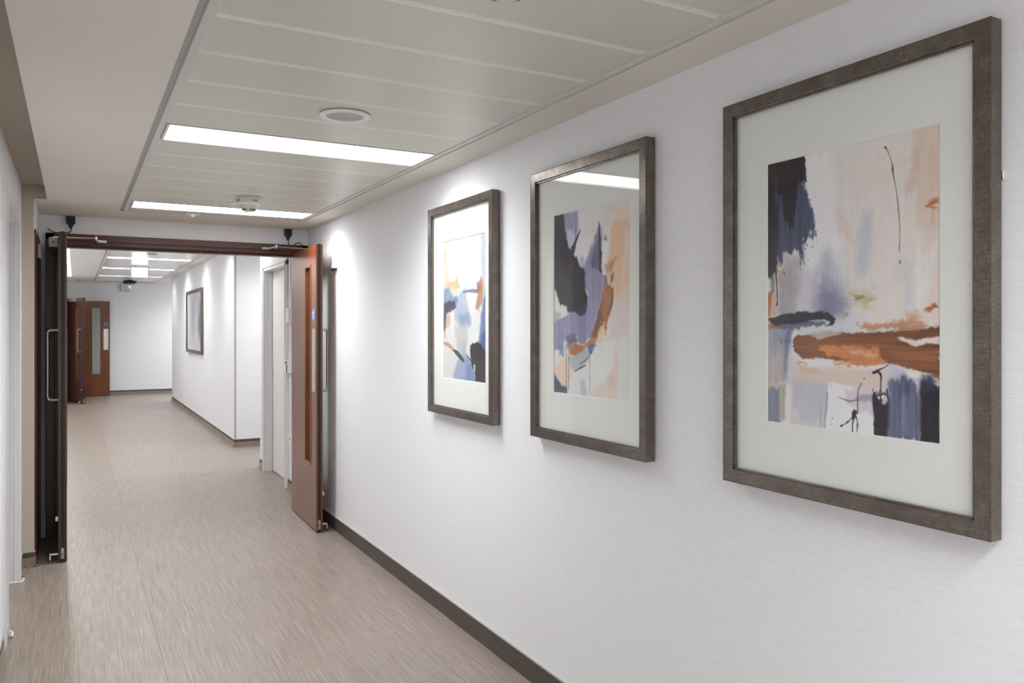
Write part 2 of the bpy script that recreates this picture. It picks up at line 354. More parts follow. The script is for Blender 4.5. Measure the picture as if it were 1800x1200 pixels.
def cell(parent):
    """joins the given list of objects' world origin into the object's own origin"""
    return parent
ART_BAND=[
('P',(221,214,209),1,0.12,0.03,'v',(0.381,-0.039,0.998,0.0,0.998,0.889,0.381,0.944)),
('P',(206,203,212),0.9,0.08,0.03,'v',(0.198,0.464,0.485,0.548,0.518,0.942,0.198,0.944)),
('P',(216,196,182),0.9,0.02,0.012,'v',(0.87,-0.01,0.998,-0.01,0.998,0.464,0.882,0.452)),
('P',(219,201,190),0.8,0.06,0.02,'v',(0.899,0.402,0.998,0.414,0.998,0.889,0.942,0.864)),
('P',(208,176,155),0.6,0.02,0.03,'v',(0.868,0.037,0.893,0.093,0.882,0.27,0.839,0.303,0.833,0.264,0.86,0.165)),
('P',(206,172,148),0.5,0.03,0.02,'v',(0.959,0.105,0.975,0.113,0.975,0.285,0.959,0.282)),
('P',(212,205,208),0.5,0.04,0.03,'v',(0.819,0.262,0.86,0.307,0.847,0.344,0.81,0.318)),
('P',(215,194,186),0.7,0.025,0.02,'v',(0.435,0.282,0.485,0.328,0.536,0.412,0.563,0.485,0.53,0.482,0.47,0.392)),
('P',(188,195,206),0.8,0.03,0.02,'v',(0.602,0.342,0.664,0.357,0.652,0.48,0.639,0.641,0.569,0.66,0.575,0.499)),
('P',(198,198,208),0.6,0.03,0.03,'v',(0.784,0.586,0.854,0.604,0.882,0.798,0.837,0.81)),
('P',(228,226,226),0.7,0.03,0.03,'v',(0.882,0.567,0.977,0.538,0.963,0.637,0.909,0.812,0.86,0.825)),
('P',(184,90,38),0.85,0.012,0.02,'h',(0.942,0.332,0.981,0.324,0.981,0.342,0.963,0.365,0.948,0.367)),
('P',(200,150,125),0.5,0.012,0.03,'v',(0.951,0.363,0.969,0.365,0.959,0.447,0.948,0.445)),
('P',(226,226,230),0.95,0.04,0.02,'v',(0.272,-0.006,0.423,0.004,0.435,0.258,0.485,0.491,0.485,0.858,0.344,0.682,0.254,0.59)),
('P',(166,162,162),0.9,0.04,0.02,'v',(0.105,0.518,0.235,0.542,0.229,0.676,0.198,0.856,0.08,0.854,0.097,0.67)),
('P',(150,155,172),0.7,0.03,0.02,'v',(0.072,0.637,0.128,0.61,0.144,0.854,0.089,0.854)),
('P',(200,196,210),0.8,0.04,0.02,'v',(0.229,0.616,0.344,0.596,0.344,0.858,0.221,0.856)),
('P',(128,132,164),0.55,0.07,0.03,'v',(0.381,0.511,0.435,0.602,0.497,0.718,0.503,0.915,0.324,0.856,0.338,0.654)),
('P',(116,120,152),0.75,0.05,0.03,'v',(0.392,0.656,0.456,0.701,0.497,0.773,0.491,0.893,0.309,0.845,0.344,0.726)),
('P',(66,72,100),0.97,0.012,0.035,'v',(0.0,0.134,0.235,0.111,0.272,0.221,0.299,0.297,0.324,0.39,0.295,0.427,0.258,0.452,0.249,0.499,0.249,0.565,0.235,0.563,0.229,0.511,0.184,0.493,0.144,0.509,0.113,0.524,0.089,0.577,0.066,0.513,0.0,0.478)),
('P',(40,35,40),1,0.006,0.015,'v',(0.0,-0.01,0.254,-0.01,0.262,0.085,0.266,0.14,0.229,0.128,0.206,0.142,0.19,0.359,0.159,0.365,0.113,0.322,0.097,0.179,0.0,0.165)),
('P',(58,55,84),0.7,0.03,0.02,'v',(0.049,0.103,0.093,0.111,0.089,0.239,0.058,0.26)),
('P',(46,38,42),1,0.008,0.02,'v',(0.0,0.134,0.049,0.157,0.072,0.299,0.08,0.423,0.072,0.577,0.062,0.629,0.049,0.606,0.016,0.623,0.0,0.596)),
('P',(90,88,100),0.8,0.02,0.02,'v',(0.016,0.619,0.049,0.612,0.049,0.713,0.021,0.728)),
('P',(205,160,130),0.85,0.015,0.02,'v',(0.068,0.588,0.105,0.598,0.097,0.658,0.072,0.662)),
('P',(203,160,136),0.8,0.02,0.02,'v',(0.0,0.728,0.072,0.715,0.072,0.841,0.0,0.854)),
('P',(165,95,60),0.8,0.01,0.02,'v',(0.0,0.711,0.029,0.703,0.021,0.792,0.008,0.837,0.0,0.841)),
('L',(46,38,42),1,0.004,0,0,(0.062,0.606,0.0103,0.068,0.685,0.0062,0.072,0.761,0.0062,0.068,0.779,0.0124)),
('S',(50,54,80),0.9,0,0,0,(0.272,0.472,0.0072,0.258,0.489,0.0072,0.305,0.485,0.0062,0.334,0.46,0.0041,0.28,0.548,0.0041,0.313,0.604,0.0041,0.285,0.208,0.0021,0.324,0.229,0.0041,0.295,0.239,0.0031,0.105,0.604,0.0062,0.12,0.61,0.0082,0.113,0.588,0.0062,0.239,0.633,0.0031,0.295,0.429,0.0082,0.309,0.445,0.0072)),
('P',(205,210,214),0.9,0.03,0.03,'h',(0.179,0.897,0.309,0.862,0.581,0.849,0.645,0.901,0.581,0.942,0.235,0.951)),
('P',(196,184,150),0.7,0.03,0.03,'h',(0.536,0.726,0.662,0.726,0.662,0.806,0.542,0.792)),
('P',(150,130,70),0.85,0.01,0.02,'h',(0.542,0.751,0.604,0.744,0.61,0.759,0.557,0.767)),
('P',(190,175,110),0.7,0.015,0.03,'h',(0.614,0.767,0.656,0.763,0.652,0.796,0.621,0.79)),
('P',(140,125,70),0.7,0.01,0.03,'h',(0.507,0.831,0.53,0.825,0.526,0.845,0.507,0.845)),
('P',(150,156,174),0.95,0.02,0.02,'v',(0.0,0.891,0.175,0.891,0.167,1.037,0.144,1.19,0.0,1.212)),
('P',(104,110,150),0.85,0.012,0.02,'v',(0.14,0.901,0.19,0.901,0.159,0.992,0.144,1.097,0.128,1.184,0.118,1.099,0.124,0.977)),
('P',(200,182,172),0.8,0.05,0.02,'v',(0.016,1.056,0.113,1.037,0.113,1.196,0.008,1.208)),
('P',(150,110,75),0.8,0.02,0.02,'v',(0.076,0.953,0.113,0.953,0.109,0.984,0.08,0.984)),
('P',(80,82,104),0.85,0.008,0.03,'h',(0.021,0.878,0.235,0.856,0.363,0.874,0.414,0.893,0.309,0.887,0.198,0.901,0.08,0.909)),
('P',(36,32,38),1,0.006,0.012,'h',(0.0,0.856,0.08,0.833,0.216,0.819,0.344,0.816,0.408,0.829,0.449,0.858,0.439,0.887,0.402,0.893,0.414,0.874,0.373,0.858,0.291,0.86,0.198,0.878,0.08,0.889,0.025,0.874)),
('P',(165,108,72),0.95,0.015,0.02,'h',(0.0,0.866,0.049,0.872,0.076,0.897,0.049,0.905,0.0,0.905)),
('P',(184,170,148),0.95,0.012,0.015,'h',(0.258,0.951,0.301,0.928,0.414,0.915,0.518,0.932,0.466,0.955,0.344,0.967)),
('P',(206,206,212),0.95,0.03,0.02,'v',(0.159,1.012,0.206,1.095,0.414,1.101,0.414,1.202,0.144,1.219)),
('P',(222,222,222),1,0.01,0.02,'h',(0.221,1.07,0.381,1.054,0.518,1.072,0.722,1.089,0.736,1.107,0.235,1.13)),
('P',(216,196,184),0.95,0.02,0.02,'h',(0.175,1.126,0.414,1.101,0.736,1.101,0.753,1.206,0.581,1.219,0.414,1.19,0.175,1.194)),
('P',(212,170,140),0.7,0.012,0.02,'h',(0.216,1.103,0.344,1.101,0.359,1.124,0.229,1.13)),
('P',(198,140,100),0.8,0.006,0.03,'h',(0.19,1.091,0.243,1.076,0.28,1.082,0.235,1.097)),
('P',(187,188,198),0.95,0.02,0.015,'v',(0.167,1.181,0.402,1.179,0.404,1.303,0.388,1.458,0.167,1.429)),
('P',(208,206,206),0.85,0.012,0.03,'v',(0.153,1.324,0.229,1.309,0.229,1.408,0.381,1.348,0.381,1.449,0.159,1.425)),
('P',(122,128,150),0.95,0.015,0.015,'v',(0.0,1.229,0.089,1.216,0.089,1.425,0.0,1.423)),
('P',(205,168,142),0.7,0.02,0.02,'v',(0.0,1.192,0.049,1.188,0.033,1.233,0.0,1.235)),
('P',(170,166,142),0.9,0.012,0.015,'v',(0.089,1.21,0.124,1.208,0.118,1.398,0.085,1.402)),
('P',(229,228,233),1,0.006,0.006,0,(0.404,1.179,0.518,1.19,0.676,1.206,0.676,1.433,0.384,1.435,0.402,1.303)),
('P',(206,198,204),0.9,0.015,0.02,'v',(0.485,1.208,0.664,1.186,0.67,1.334,0.581,1.313,0.518,1.274)),
('P',(164,148,160),0.9,0.01,0.015,'h',(0.579,1.235,0.664,1.219,0.664,1.254,0.581,1.262,0.563,1.254)),
('L',(110,90,104),0.8,0.004,0,0,(0.464,1.249,0.0021,0.503,1.26,0.0062,0.536,1.264,0.0082,0.581,1.254,0.0062)),
('L',(150,150,168),0.9,0.003,0,0,(0.359,1.309,0.0041,0.357,1.379,0.0062,0.359,1.423,0.0062)),
('L',(150,150,168),0.9,0.003,0,0,(0.398,1.231,0.0103,0.394,1.303,0.0103,0.381,1.377,0.0062,0.381,1.429,0.0041)),
('L',(150,150,160),0.7,0.003,0,0,(0.328,1.338,0.0021,0.328,1.419,0.0021)),
('P',(190,188,206),0.9,0.03,0.02,'v',(0.742,1.08,0.882,1.095,0.915,1.12,0.899,1.196,0.742,1.208)),
('P',(224,218,214),0.95,0.01,0.015,'h',(0.825,1.087,0.932,1.107,0.903,1.13,0.847,1.128)),
('P',(38,30,46),1,0.006,0.012,'v',(0.656,1.227,0.67,1.212,0.689,1.237,0.732,1.252,0.746,1.229,0.755,1.287,0.742,1.425,0.668,1.427,0.664,1.334)),
('P',(90,96,124),0.97,0.014,0.02,'v',(0.746,1.155,0.81,1.134,0.882,1.151,0.899,1.223,0.909,1.425,0.736,1.427,0.736,1.274)),
('P',(60,60,92),0.6,0.03,0.02,'v',(0.808,1.138,0.854,1.142,0.847,1.2,0.814,1.208)),
('P',(126,132,160),0.45,0.03,0.02,'v',(0.796,1.229,0.841,1.227,0.854,1.381,0.784,1.39)),
('P',(30,24,38),1,0.012,0.015,'v',(0.899,1.196,0.915,1.138,0.963,1.151,0.998,1.165,0.998,1.429,0.911,1.425,0.901,1.324)),
('P',(48,48,82),0.9,0.02,0.02,'v',(0.911,1.113,0.969,1.126,0.979,1.171,0.915,1.196)),
('P',(196,180,182),0.9,0.012,0.02,'h',(0.969,1.115,0.998,1.124,0.998,1.165,0.979,1.155)),
('P',(222,214,208),1,0.008,0.02,'h',(0.753,0.93,0.882,0.93,0.998,0.924,0.998,0.99,0.767,0.984)),
('P',(190,130,90),0.9,0.012,0.035,'h',(0.602,0.899,0.639,0.866,0.767,0.87,0.839,0.858,0.915,0.878,0.882,0.905,0.796,0.915,0.707,0.903,0.629,0.915)),
('P',(206,160,130),0.8,0.02,0.03,'h',(0.816,0.841,0.885,0.823,0.882,0.854,0.915,0.889,0.837,0.893)),
('P',(172,92,48),0.95,0.008,0.02,'h',(0.915,0.802,0.963,0.792,0.979,0.816,0.926,0.827)),
('P',(205,195,190),0.6,0.02,0.03,'h',(0.662,0.909,0.767,0.903,0.767,0.926,0.645,0.926)),
('P',(132,80,46),1,0.006,0.012,'h',(0.184,0.969,0.212,0.936,0.272,0.938,0.344,0.961,0.423,0.948,0.485,0.932,0.581,0.926,0.767,0.92,0.909,0.909,0.998,0.889,0.998,0.93,0.936,0.946,0.882,0.955,0.784,0.946,0.825,0.969,0.864,0.984,0.936,0.971,0.998,0.979,0.998,1.134,0.951,1.107,0.882,1.095,0.819,1.082,0.736,1.074,0.676,1.076,0.581,1.08,0.485,1.068,0.344,1.056,0.243,1.064,0.198,1.029)),
('P',(206,128,76),0.97,0.01,0.02,'h',(0.344,0.996,0.518,0.996,0.695,1.0,0.697,1.043,0.742,1.076,0.645,1.087,0.567,1.085,0.509,1.066,0.456,1.049,0.398,1.041,0.359,1.023)),
('P',(226,180,146),0.7,0.012,0.03,'h',(0.518,1.016,0.676,1.023,0.693,1.039,0.551,1.037)),
('P',(204,130,84),0.8,0.01,0.03,'h',(0.443,1.068,0.551,1.076,0.542,1.093,0.456,1.091)),
('P',(150,92,54),0.5,0.03,0.03,'h',(0.707,0.979,0.998,0.994,0.998,1.064,0.767,1.052)),
('P',(112,64,36),0.5,0.02,0.02,'h',(0.767,0.92,0.998,0.899,0.998,0.92,0.882,0.944,0.767,0.94)),
('L',(34,28,50),1,0.003,0,0,(0.742,1.076,0.0041,0.72,1.091,0.0041,0.695,1.103,0.0082,0.674,1.115,0.0144,0.662,1.118,0.0124)),
('L',(34,28,50),1,0.003,0,0,(0.682,1.107,0.0103,0.701,1.122,0.0124,0.703,1.151,0.0062,0.701,1.237,0.0062,0.697,1.27,0.0103)),
('L',(38,32,56),0.95,0.003,0,0,(0.658,1.198,0.0041,0.668,1.221,0.0041,0.68,1.206,0.0021,0.689,1.225,0.0062,0.697,1.2,0.0041,0.707,1.221,0.0062,0.72,1.204,0.0021,0.726,1.225,0.0062,0.736,1.192,0.0041,0.74,1.235,0.0082)),
('L',(38,32,56),0.95,0.003,0,0,(0.662,1.212,0.0041,0.68,1.229,0.0062,0.715,1.214,0.0062,0.74,1.219,0.0041)),
('P',(205,190,198),0.9,0.006,0.01,0,(0.707,1.237,0.726,1.227,0.734,1.245,0.72,1.268,0.707,1.258)),
('L',(34,28,50),1,0.003,0,0,(0.598,1.173,0.0041,0.581,1.202,0.0041,0.575,1.233,0.0041,0.575,1.289,0.0041,0.573,1.32,0.0062)),
('P',(34,28,50),1,0.005,0.008,0,(0.546,1.322,0.559,1.303,0.573,1.307,0.569,1.336,0.553,1.359,0.546,1.344)),
('L',(34,28,50),1,0.003,0,0,(0.551,1.334,0.0062,0.53,1.359,0.0041,0.518,1.369,0.0082,0.501,1.381,0.0021,0.48,1.392,0.0103)),
('L',(34,28,50),1,0.003,0,0,(0.551,1.346,0.0082,0.546,1.388,0.0062,0.546,1.421,0.0062)),
('L',(34,28,50),1,0.003,0,0,(0.567,1.336,0.0062,0.573,1.363,0.0041,0.575,1.379,0.0082,0.573,1.394,0.0041,0.575,1.425,0.0021)),
('S',(40,34,52),1,0,0,0,(0.614,1.148,0.0052,0.693,1.047,0.0041,0.425,1.196,0.0052,0.429,1.359,0.0052,0.425,1.388,0.0041)),
('L',(112,66,50),1,0.003,0,0,(0.726,0.054,0.0103,0.734,0.066,0.0041,0.753,0.107,0.0021,0.763,0.142,0.0041,0.765,0.163,0.0103,0.767,0.184,0.0062,0.779,0.241,0.0021,0.79,0.309,0.0041,0.796,0.375,0.0041,0.8,0.429,0.0021,0.802,0.495,0.0021,0.8,0.526,0.0041,0.8,0.557,0.0021)),
('L',(80,50,46),1,0.003,0,0,(0.804,0.592,0.0041,0.8,0.604,0.0062)),
]
ART_SWIRL=[
('P',(216,200,196),0.9,0.05,0.02,'v',(0.744,0.758,1.0,0.725,1.0,1.002,0.765,1.004)),
('P',(225,204,188),0.9,0.03,0.03,'v',(0.667,0.029,1.0,0.015,1.0,0.213,0.729,0.175)),
('P',(216,216,212),0.8,0.03,0.03,'v',(0.729,0.079,0.869,0.085,0.842,0.175,0.744,0.183)),
('P',(224,188,154),1,0.02,0.02,'v',(0.773,0.188,0.833,0.138,1.0,0.15,1.0,0.725,0.908,0.683,0.869,0.721,0.8,0.71,0.729,0.635,0.708,0.502,0.744,0.39)),
('P',(222,206,196),0.8,0.02,0.02,'v',(0.935,0.206,0.975,0.25,0.963,0.485,0.908,0.602,0.908,0.362)),
('P',(218,200,192),0.9,0.02,0.02,'v',(0.923,0.602,1.0,0.606,1.0,0.844,0.827,0.842,0.8,0.74)),
('P',(186,138,104),0.85,0.015,0.02,'v',(0.702,0.469,0.773,0.425,0.854,0.39,0.815,0.444,0.773,0.498,0.717,0.51)),
('P',(150,152,184),1,0.012,0.02,'v',(0.129,-0.002,0.35,-0.008,0.342,0.16,0.302,0.244,0.237,0.292,0.179,0.165)),
('P',(196,200,212),0.9,0.015,0.02,'v',(0.196,0.131,0.277,0.14,0.31,0.223,0.246,0.288,0.204,0.235)),
('P',(124,126,158),0.95,0.03,0.025,'v',(0.467,0.41,0.556,0.248,0.6,0.169,0.652,0.173,0.658,0.506,0.513,0.498,0.373,0.446)),
('P',(218,217,215),1,0.012,0.015,'v',(0.358,-0.006,0.644,-0.002,0.629,0.138,0.571,0.198,0.513,0.31,0.45,0.387,0.404,0.44,0.35,0.379,0.269,0.317,0.31,0.24,0.373,0.156)),
('P',(170,172,196),0.8,0.012,0.02,'v',(0.358,0.379,0.435,0.373,0.421,0.44,0.39,0.448)),
('P',(54,47,58),1,0.012,0.02,'v',(0.0,-0.008,0.146,-0.008,0.162,0.119,0.212,0.258,0.269,0.321,0.325,0.356,0.373,0.437,0.435,0.458,0.467,0.496,0.435,0.6,0.481,0.71,0.45,0.794,0.358,0.819,0.277,0.792,0.196,0.79,0.112,0.744,0.071,0.652,0.0,0.65)),
('P',(80,76,92),0.5,0.04,0.02,'v',(0.0,0.008,0.129,0.017,0.146,0.206,0.0,0.192)),
('P',(212,214,212),0.95,0.01,0.02,0,(0.0,0.594,0.035,0.615,0.079,0.721,0.179,0.727,0.196,0.798,0.071,0.833,0.0,0.831)),
('P',(160,168,168),0.8,0.02,0.02,0,(0.0,0.765,0.112,0.788,0.079,0.842,0.0,0.842)),
('P',(50,42,50),1,0.008,0.015,0,(0.044,0.56,0.112,0.585,0.146,0.7,0.096,0.725,0.044,0.65)),
('L',(56,54,62),1,0.004,0,0,(0.373,0.16,0.0125,0.342,0.2,0.0229,0.31,0.244,0.0313,0.269,0.306,0.0646)),
('P',(62,62,78),1,0.008,0.015,'v',(0.615,0.131,0.629,0.142,0.644,0.298,0.667,0.383,0.658,0.506,0.615,0.487,0.615,0.296)),
('P',(90,90,120),0.8,0.012,0.02,'v',(0.585,0.292,0.615,0.254,0.644,0.465,0.513,0.473,0.542,0.373)),
('P',(222,225,221),1,0.008,0.015,0,(0.667,0.258,0.717,0.271,0.744,0.315,0.729,0.387,0.681,0.467,0.658,0.402)),
('P',(186,122,88),0.9,0.008,0.015,0,(0.681,0.252,0.702,0.221,0.723,0.265,0.702,0.279)),
('P',(142,138,172),1,0.008,0.012,'v',(0.45,0.452,0.496,0.433,0.556,0.458,0.615,0.496,0.667,0.5,0.673,0.613,0.644,0.715,0.615,0.765,0.556,0.881,0.527,0.965,0.421,1.027,0.342,1.01,0.342,0.967,0.246,0.967,0.179,1.012,0.146,1.012,0.096,1.069,0.01,1.083,0.0,0.854,0.146,0.817,0.294,0.783,0.373,0.819,0.444,0.777,0.481,0.667,0.435,0.579,0.435,0.515)),
('P',(66,62,84),0.9,0.012,0.02,0,(0.404,0.706,0.481,0.719,0.45,0.802,0.39,0.815,0.342,0.783)),
('P',(90,92,120),0.9,0.015,0.02,0,(0.179,0.977,0.31,0.95,0.342,1.01,0.26,1.029,0.196,1.067)),
('P',(128,84,62),1,0.012,0.015,'v',(0.667,0.64,0.729,0.594,0.8,0.613,0.8,0.727,0.758,0.8,0.717,0.881,0.615,0.965,0.542,1.0,0.513,0.983,0.571,0.865,0.615,0.777,0.658,0.694)),
('P',(186,122,80),0.8,0.02,0.02,'v',(0.673,0.617,0.785,0.621,0.773,0.719,0.702,0.84,0.658,0.777)),
('P',(178,116,70),1,0.01,0.015,'h',(0.221,1.04,0.325,1.019,0.421,1.035,0.513,0.992,0.585,0.965,0.6,1.006,0.45,1.06,0.39,1.088,0.342,1.115,0.229,1.11)),
('P',(120,106,118),0.9,0.01,0.015,0,(0.673,0.517,0.717,0.519,0.729,0.594,0.681,0.617)),
('P',(120,104,112),0.9,0.01,0.015,0,(0.765,0.533,0.806,0.5,0.806,0.556,0.773,0.588)),
('P',(226,196,160),0.9,0.012,0.04,0,(0.6,0.956,0.702,0.865,0.744,0.881,0.702,0.998,0.658,1.031,0.6,1.027)),
('P',(170,110,64),0.9,0.006,0.02,0,(0.694,0.84,0.744,0.808,0.729,0.902,0.702,0.965)),
('P',(96,102,130),1,0.012,0.02,0,(0.481,1.033,0.556,1.017,0.6,1.04,0.542,1.092,0.496,1.102,0.467,1.077)),
('P',(174,180,184),0.95,0.015,0.02,0,(0.196,1.119,0.325,1.106,0.467,1.035,0.513,1.119,0.404,1.2,0.302,1.24,0.229,1.19)),
('L',(84,86,110),0.9,0.004,0,0,(0.302,1.24,0.0083,0.373,1.21,0.0167,0.45,1.185,0.0083)),
('L',(84,86,110),0.7,0.004,0,0,(0.373,1.175,0.0083,0.435,1.156,0.0146,0.513,1.102,0.0063)),
('P',(110,116,142),0.8,0.02,0.02,'v',(0.079,1.042,0.146,1.031,0.146,1.125,0.079,1.115)),
('P',(220,194,172),0.95,0.02,0.02,'v',(0.01,1.198,0.112,1.158,0.196,1.154,0.277,1.231,0.212,1.367,0.146,1.362,0.01,1.267)),
('P',(72,78,96),1,0.015,0.015,0,(0.0,1.263,0.044,1.306,0.112,1.356,0.196,1.369,0.196,1.431,0.0,1.427)),
('P',(180,184,192),0.8,0.02,0.02,'v',(0.373,1.279,0.435,1.283,0.467,1.429,0.39,1.429)),
('P',(216,219,215),1,0.02,0.015,'v',(0.556,1.05,0.729,0.973,0.815,1.004,0.821,1.125,0.729,1.252,0.629,1.331,0.542,1.329,0.527,1.177)),
('P',(219,203,190),0.95,0.02,0.015,'v',(0.827,1.004,0.869,1.125,0.854,1.456,0.481,1.444,0.556,1.362,0.702,1.285,0.8,1.167)),
('P',(196,190,180),0.6,0.02,0.02,'v',(0.744,1.244,0.815,1.248,0.8,1.313,0.717,1.319)),
('P',(213,215,210),1,0.01,0.01,'v',(0.869,0.971,1.015,0.962,1.015,1.442,0.854,1.456)),
('L',(80,78,84),0.8,0.002,0,0,(0.179,1.031,0.0083,0.179,1.379,0.0083)),
('L',(80,78,84),0.8,0.002,0,0,(0.212,1.056,0.0063,0.212,1.381,0.0083)),
('L',(100,95,98),0.7,0.002,0,0,(0.504,1.085,0.0063,0.504,1.392,0.0063)),
('L',(180,150,140),0.7,0.002,0,0,(0.702,0.998,0.0062,0.863,0.923,0.0042)),
]
ART_PALE=[
('P',(228,208,186),1,0.03,0.02,'v',(0.013,0.0,0.103,0.004,0.088,0.246,0.16,0.4,0.131,0.552,0.013,0.524)),
('P',(214,190,150),1,0.02,0.02,0,(0.116,0.421,0.288,0.429,0.345,0.358,0.385,0.44,0.413,0.505,0.303,0.564,0.189,0.547,0.103,0.491)),
('P',(222,212,184),0.9,0.02,0.02,0,(0.145,0.505,0.385,0.503,0.345,0.573,0.246,0.568)),
('P',(226,231,240),0.9,0.04,0.03,'v',(0.495,0.383,0.653,0.404,0.678,0.539,0.495,0.566)),
('P',(178,188,212),0.95,0.04,0.02,'v',(0.288,0.594,0.547,0.505,0.6,0.705,0.678,0.819,0.467,0.92,0.274,0.815)),
('P',(150,168,190),0.9,0.03,0.02,'v',(0.385,0.771,0.627,0.752,0.678,0.876,0.44,0.931)),
('P',(132,158,184),1,0.02,0.02,0,(0.013,0.499,0.145,0.493,0.246,0.579,0.385,0.596,0.331,0.688,0.013,0.68)),
('P',(84,78,102),1,0.012,0.015,0,(0.013,0.655,0.131,0.623,0.288,0.627,0.331,0.699,0.217,0.733,0.103,0.754,0.059,0.933,0.013,0.933)),
('P',(226,190,152),1,0.02,0.015,'v',(0.074,0.764,0.16,0.754,0.189,0.844,0.145,0.914,0.074,0.897)),
('L',(110,104,132),0.8,0.004,0,0,(0.029,0.813,0.0295,0.044,1.004,0.0168)),
('P',(204,203,202),0.95,0.04,0.02,'v',(0.274,0.884,0.6,0.863,0.6,1.044,0.547,1.204,0.358,1.164)),
('P',(176,184,194),0.7,0.03,0.02,'v',(0.495,1.046,0.562,1.044,0.547,1.181,0.467,1.173)),
('P',(216,194,176),0.8,0.02,0.03,0,(0.495,0.623,0.587,0.625,0.575,0.659,0.495,0.657)),
('L',(132,136,160),0.95,0.004,0,0,(0.495,0.549,0.0274,0.6,0.543,0.0274,0.731,0.547,0.0379,0.832,0.558,0.0358)),
('P',(206,209,217),1,0.02,0.015,'v',(0.88,0.013,1.002,0.004,1.002,0.581,0.931,0.497,0.893,0.331)),
('P',(118,142,190),1,0.025,0.02,'v',(1.002,0.499,0.931,0.659,0.88,0.821,0.844,0.985,0.832,1.074,1.002,1.158)),
('P',(74,98,165),0.9,0.02,0.02,'v',(0.905,0.958,1.002,0.931,1.002,1.173,0.905,1.105)),
('P',(196,150,116),1,0.02,0.015,'v',(0.88,0.417,0.918,0.429,0.941,0.562,0.905,0.686,0.832,0.733,0.768,0.72,0.819,0.6,0.844,0.493)),
('P',(160,104,90),0.8,0.015,0.02,0,(0.806,0.48,0.857,0.459,0.88,0.537,0.806,0.556)),
('P',(240,240,240),0.9,0.015,0.02,0,(0.678,0.96,0.832,0.947,0.832,1.046,0.678,1.055)),
('P',(166,184,210),1,0.02,0.02,'v',(0.274,1.493,0.261,1.371,0.358,1.257,0.467,1.173,0.6,1.185,0.731,1.293,0.768,1.463)),
('P',(122,148,198),0.8,0.03,0.02,'v',(0.547,1.227,0.678,1.267,0.756,1.375,0.743,1.453,0.522,1.465)),
('P',(60,54,60),1,0.01,0.02,0,(0.653,1.088,0.705,1.059,0.756,1.063,0.806,1.042,0.88,1.051,0.931,1.105,1.015,1.135,1.015,1.459,0.768,1.463,0.756,1.347,0.678,1.267,0.653,1.183)),
('P',(70,72,120),0.6,0.03,0.02,0,(0.905,1.284,1.015,1.28,1.015,1.362,0.905,1.356)),
('P',(238,238,240),0.95,0.006,0.01,0,(0.731,1.265,0.768,1.274,0.756,1.331,0.731,1.331)),
('L',(216,166,126),1,0.006,0,0,(0.013,1.069,0.0316,0.116,1.08,0.0442,0.204,1.109,0.0421,0.274,1.143,0.0295)),
('L',(66,78,96),1,0.004,0,0,(0.261,1.137,0.0211,0.345,1.164,0.0547,0.427,1.202,0.0547,0.495,1.234,0.04)),
('L',(80,84,104),0.9,0.003,0,0,(0.575,1.185,0.0126,0.653,1.223,0.0211,0.705,1.255,0.0126)),
('S',(170,170,176),0.8,0,0,0,(0.131,0.196,0.0147,0.204,0.295,0.0126,0.455,0.341,0.0105)),
]

# ================================================================ THE SETTING
XR = 1.645          # near right wall
XRF = 1.715         # far right wall
ZC = 2.245          # near ceiling
ZF = 2.46           # far ceiling
YD = 6.40           # face of the cross wall that holds the double doors
YE = 19.55          # end wall
YB = -3.0

# ---- floor: slab and vinyl sheets with welded seams
fl = structure(MB().box(-2.2, YB-.2, -0.12, 3.4, YE+.3, -0.006), 'floor', 'groove', 'floor slab under the streaked beige vinyl sheets', 'floor')
def sheet(x0, y0, x1, y1, mat, lab):
    o = MB().box(x0, y0, -0.006, x1, y1, 0.0).build('vinyl_sheet', mat, fl); o['label'] = lab
sheet(-2.2, YB, 0.335, 6.57, 'floor_a', 'warm beige vinyl sheet at near left of corridor')
sheet(0.336, YB, 3.4, 8.55, 'floor_b', 'slightly mauve beige vinyl sheet along the right side')
sheet(-2.2, 6.571, 0.335, YE+.2, 'floor_c', 'sandy beige vinyl sheet beyond the left door leaf')
sheet(0.336, 8.551, 3.4, YE+.2, 'floor_d', 'far vinyl sheet before the end wall')

# ---- walls
structure(MB().box(XR, YB, 0, XR+.12, YD+.12, 2.6), 'wall_right', 'wall', 'long white linen-papered right wall hung with three framed prints', 'wall')
wl = MB()
wl.box(-.405, YB, 0, -.285, 4.43, 2.6)
wl.box(-.405, 4.43, 2.07, -.285, 5.36, 2.6)
wl.box(-.405, 5.36, 0, -.285, 5.65, 2.6)
wl.box(-.405, 5.65, 0, -.219, YD+.12, 2.6)
wo = structure(wl, 'wall_left', 'wall', 'left wall in shade with white doorway and projecting pier', 'wall')
MB().box(-.285, 5.642, .0, -.2205, 5.650, ZC+.0015).build('pier_front', 'taupe', wo)['label'] = 'taupe painted front of the pier'
structure(MB().box(-.6, YB-.12, 0, 1.9, YB, 2.6), 'wall_back', 'wall', 'plain wall closing the corridor behind the viewer', 'wall')
wf = MB()
wf.box(-.6, YD, 2.11, XR+.12, YD+.13, 2.8)
wf.box(-.6, YD, 0, -.16, YD+.13, 2.11)
wf.box(1.615, YD, 0, XR+.12, YD+.13, 2.11)
structure(wf, 'wall_front', 'wall', 'white cross wall above and beside the dark timber double door frame', 'wall')
wr = MB()
wr.box(1.70, YD+.12, 0, 1.84, 7.36, 2.7)
wr.box(1.70, 7.36, 2.075, 1.84, 8.31, 2.7)
wr.box(1.70, 8.31, 0, 1.84, 8.56, 2.7)
wr.box(1.84, 8.44, 0, 3.2, 8.56, 2.7)
wr.box(3.1, 8.56, 0, 3.2, 10.19, 2.7)
structure(wr, 'wall_right_beyond_doors', 'wall', 'white wall with off-white door just beyond the right timber leaf', 'wall')
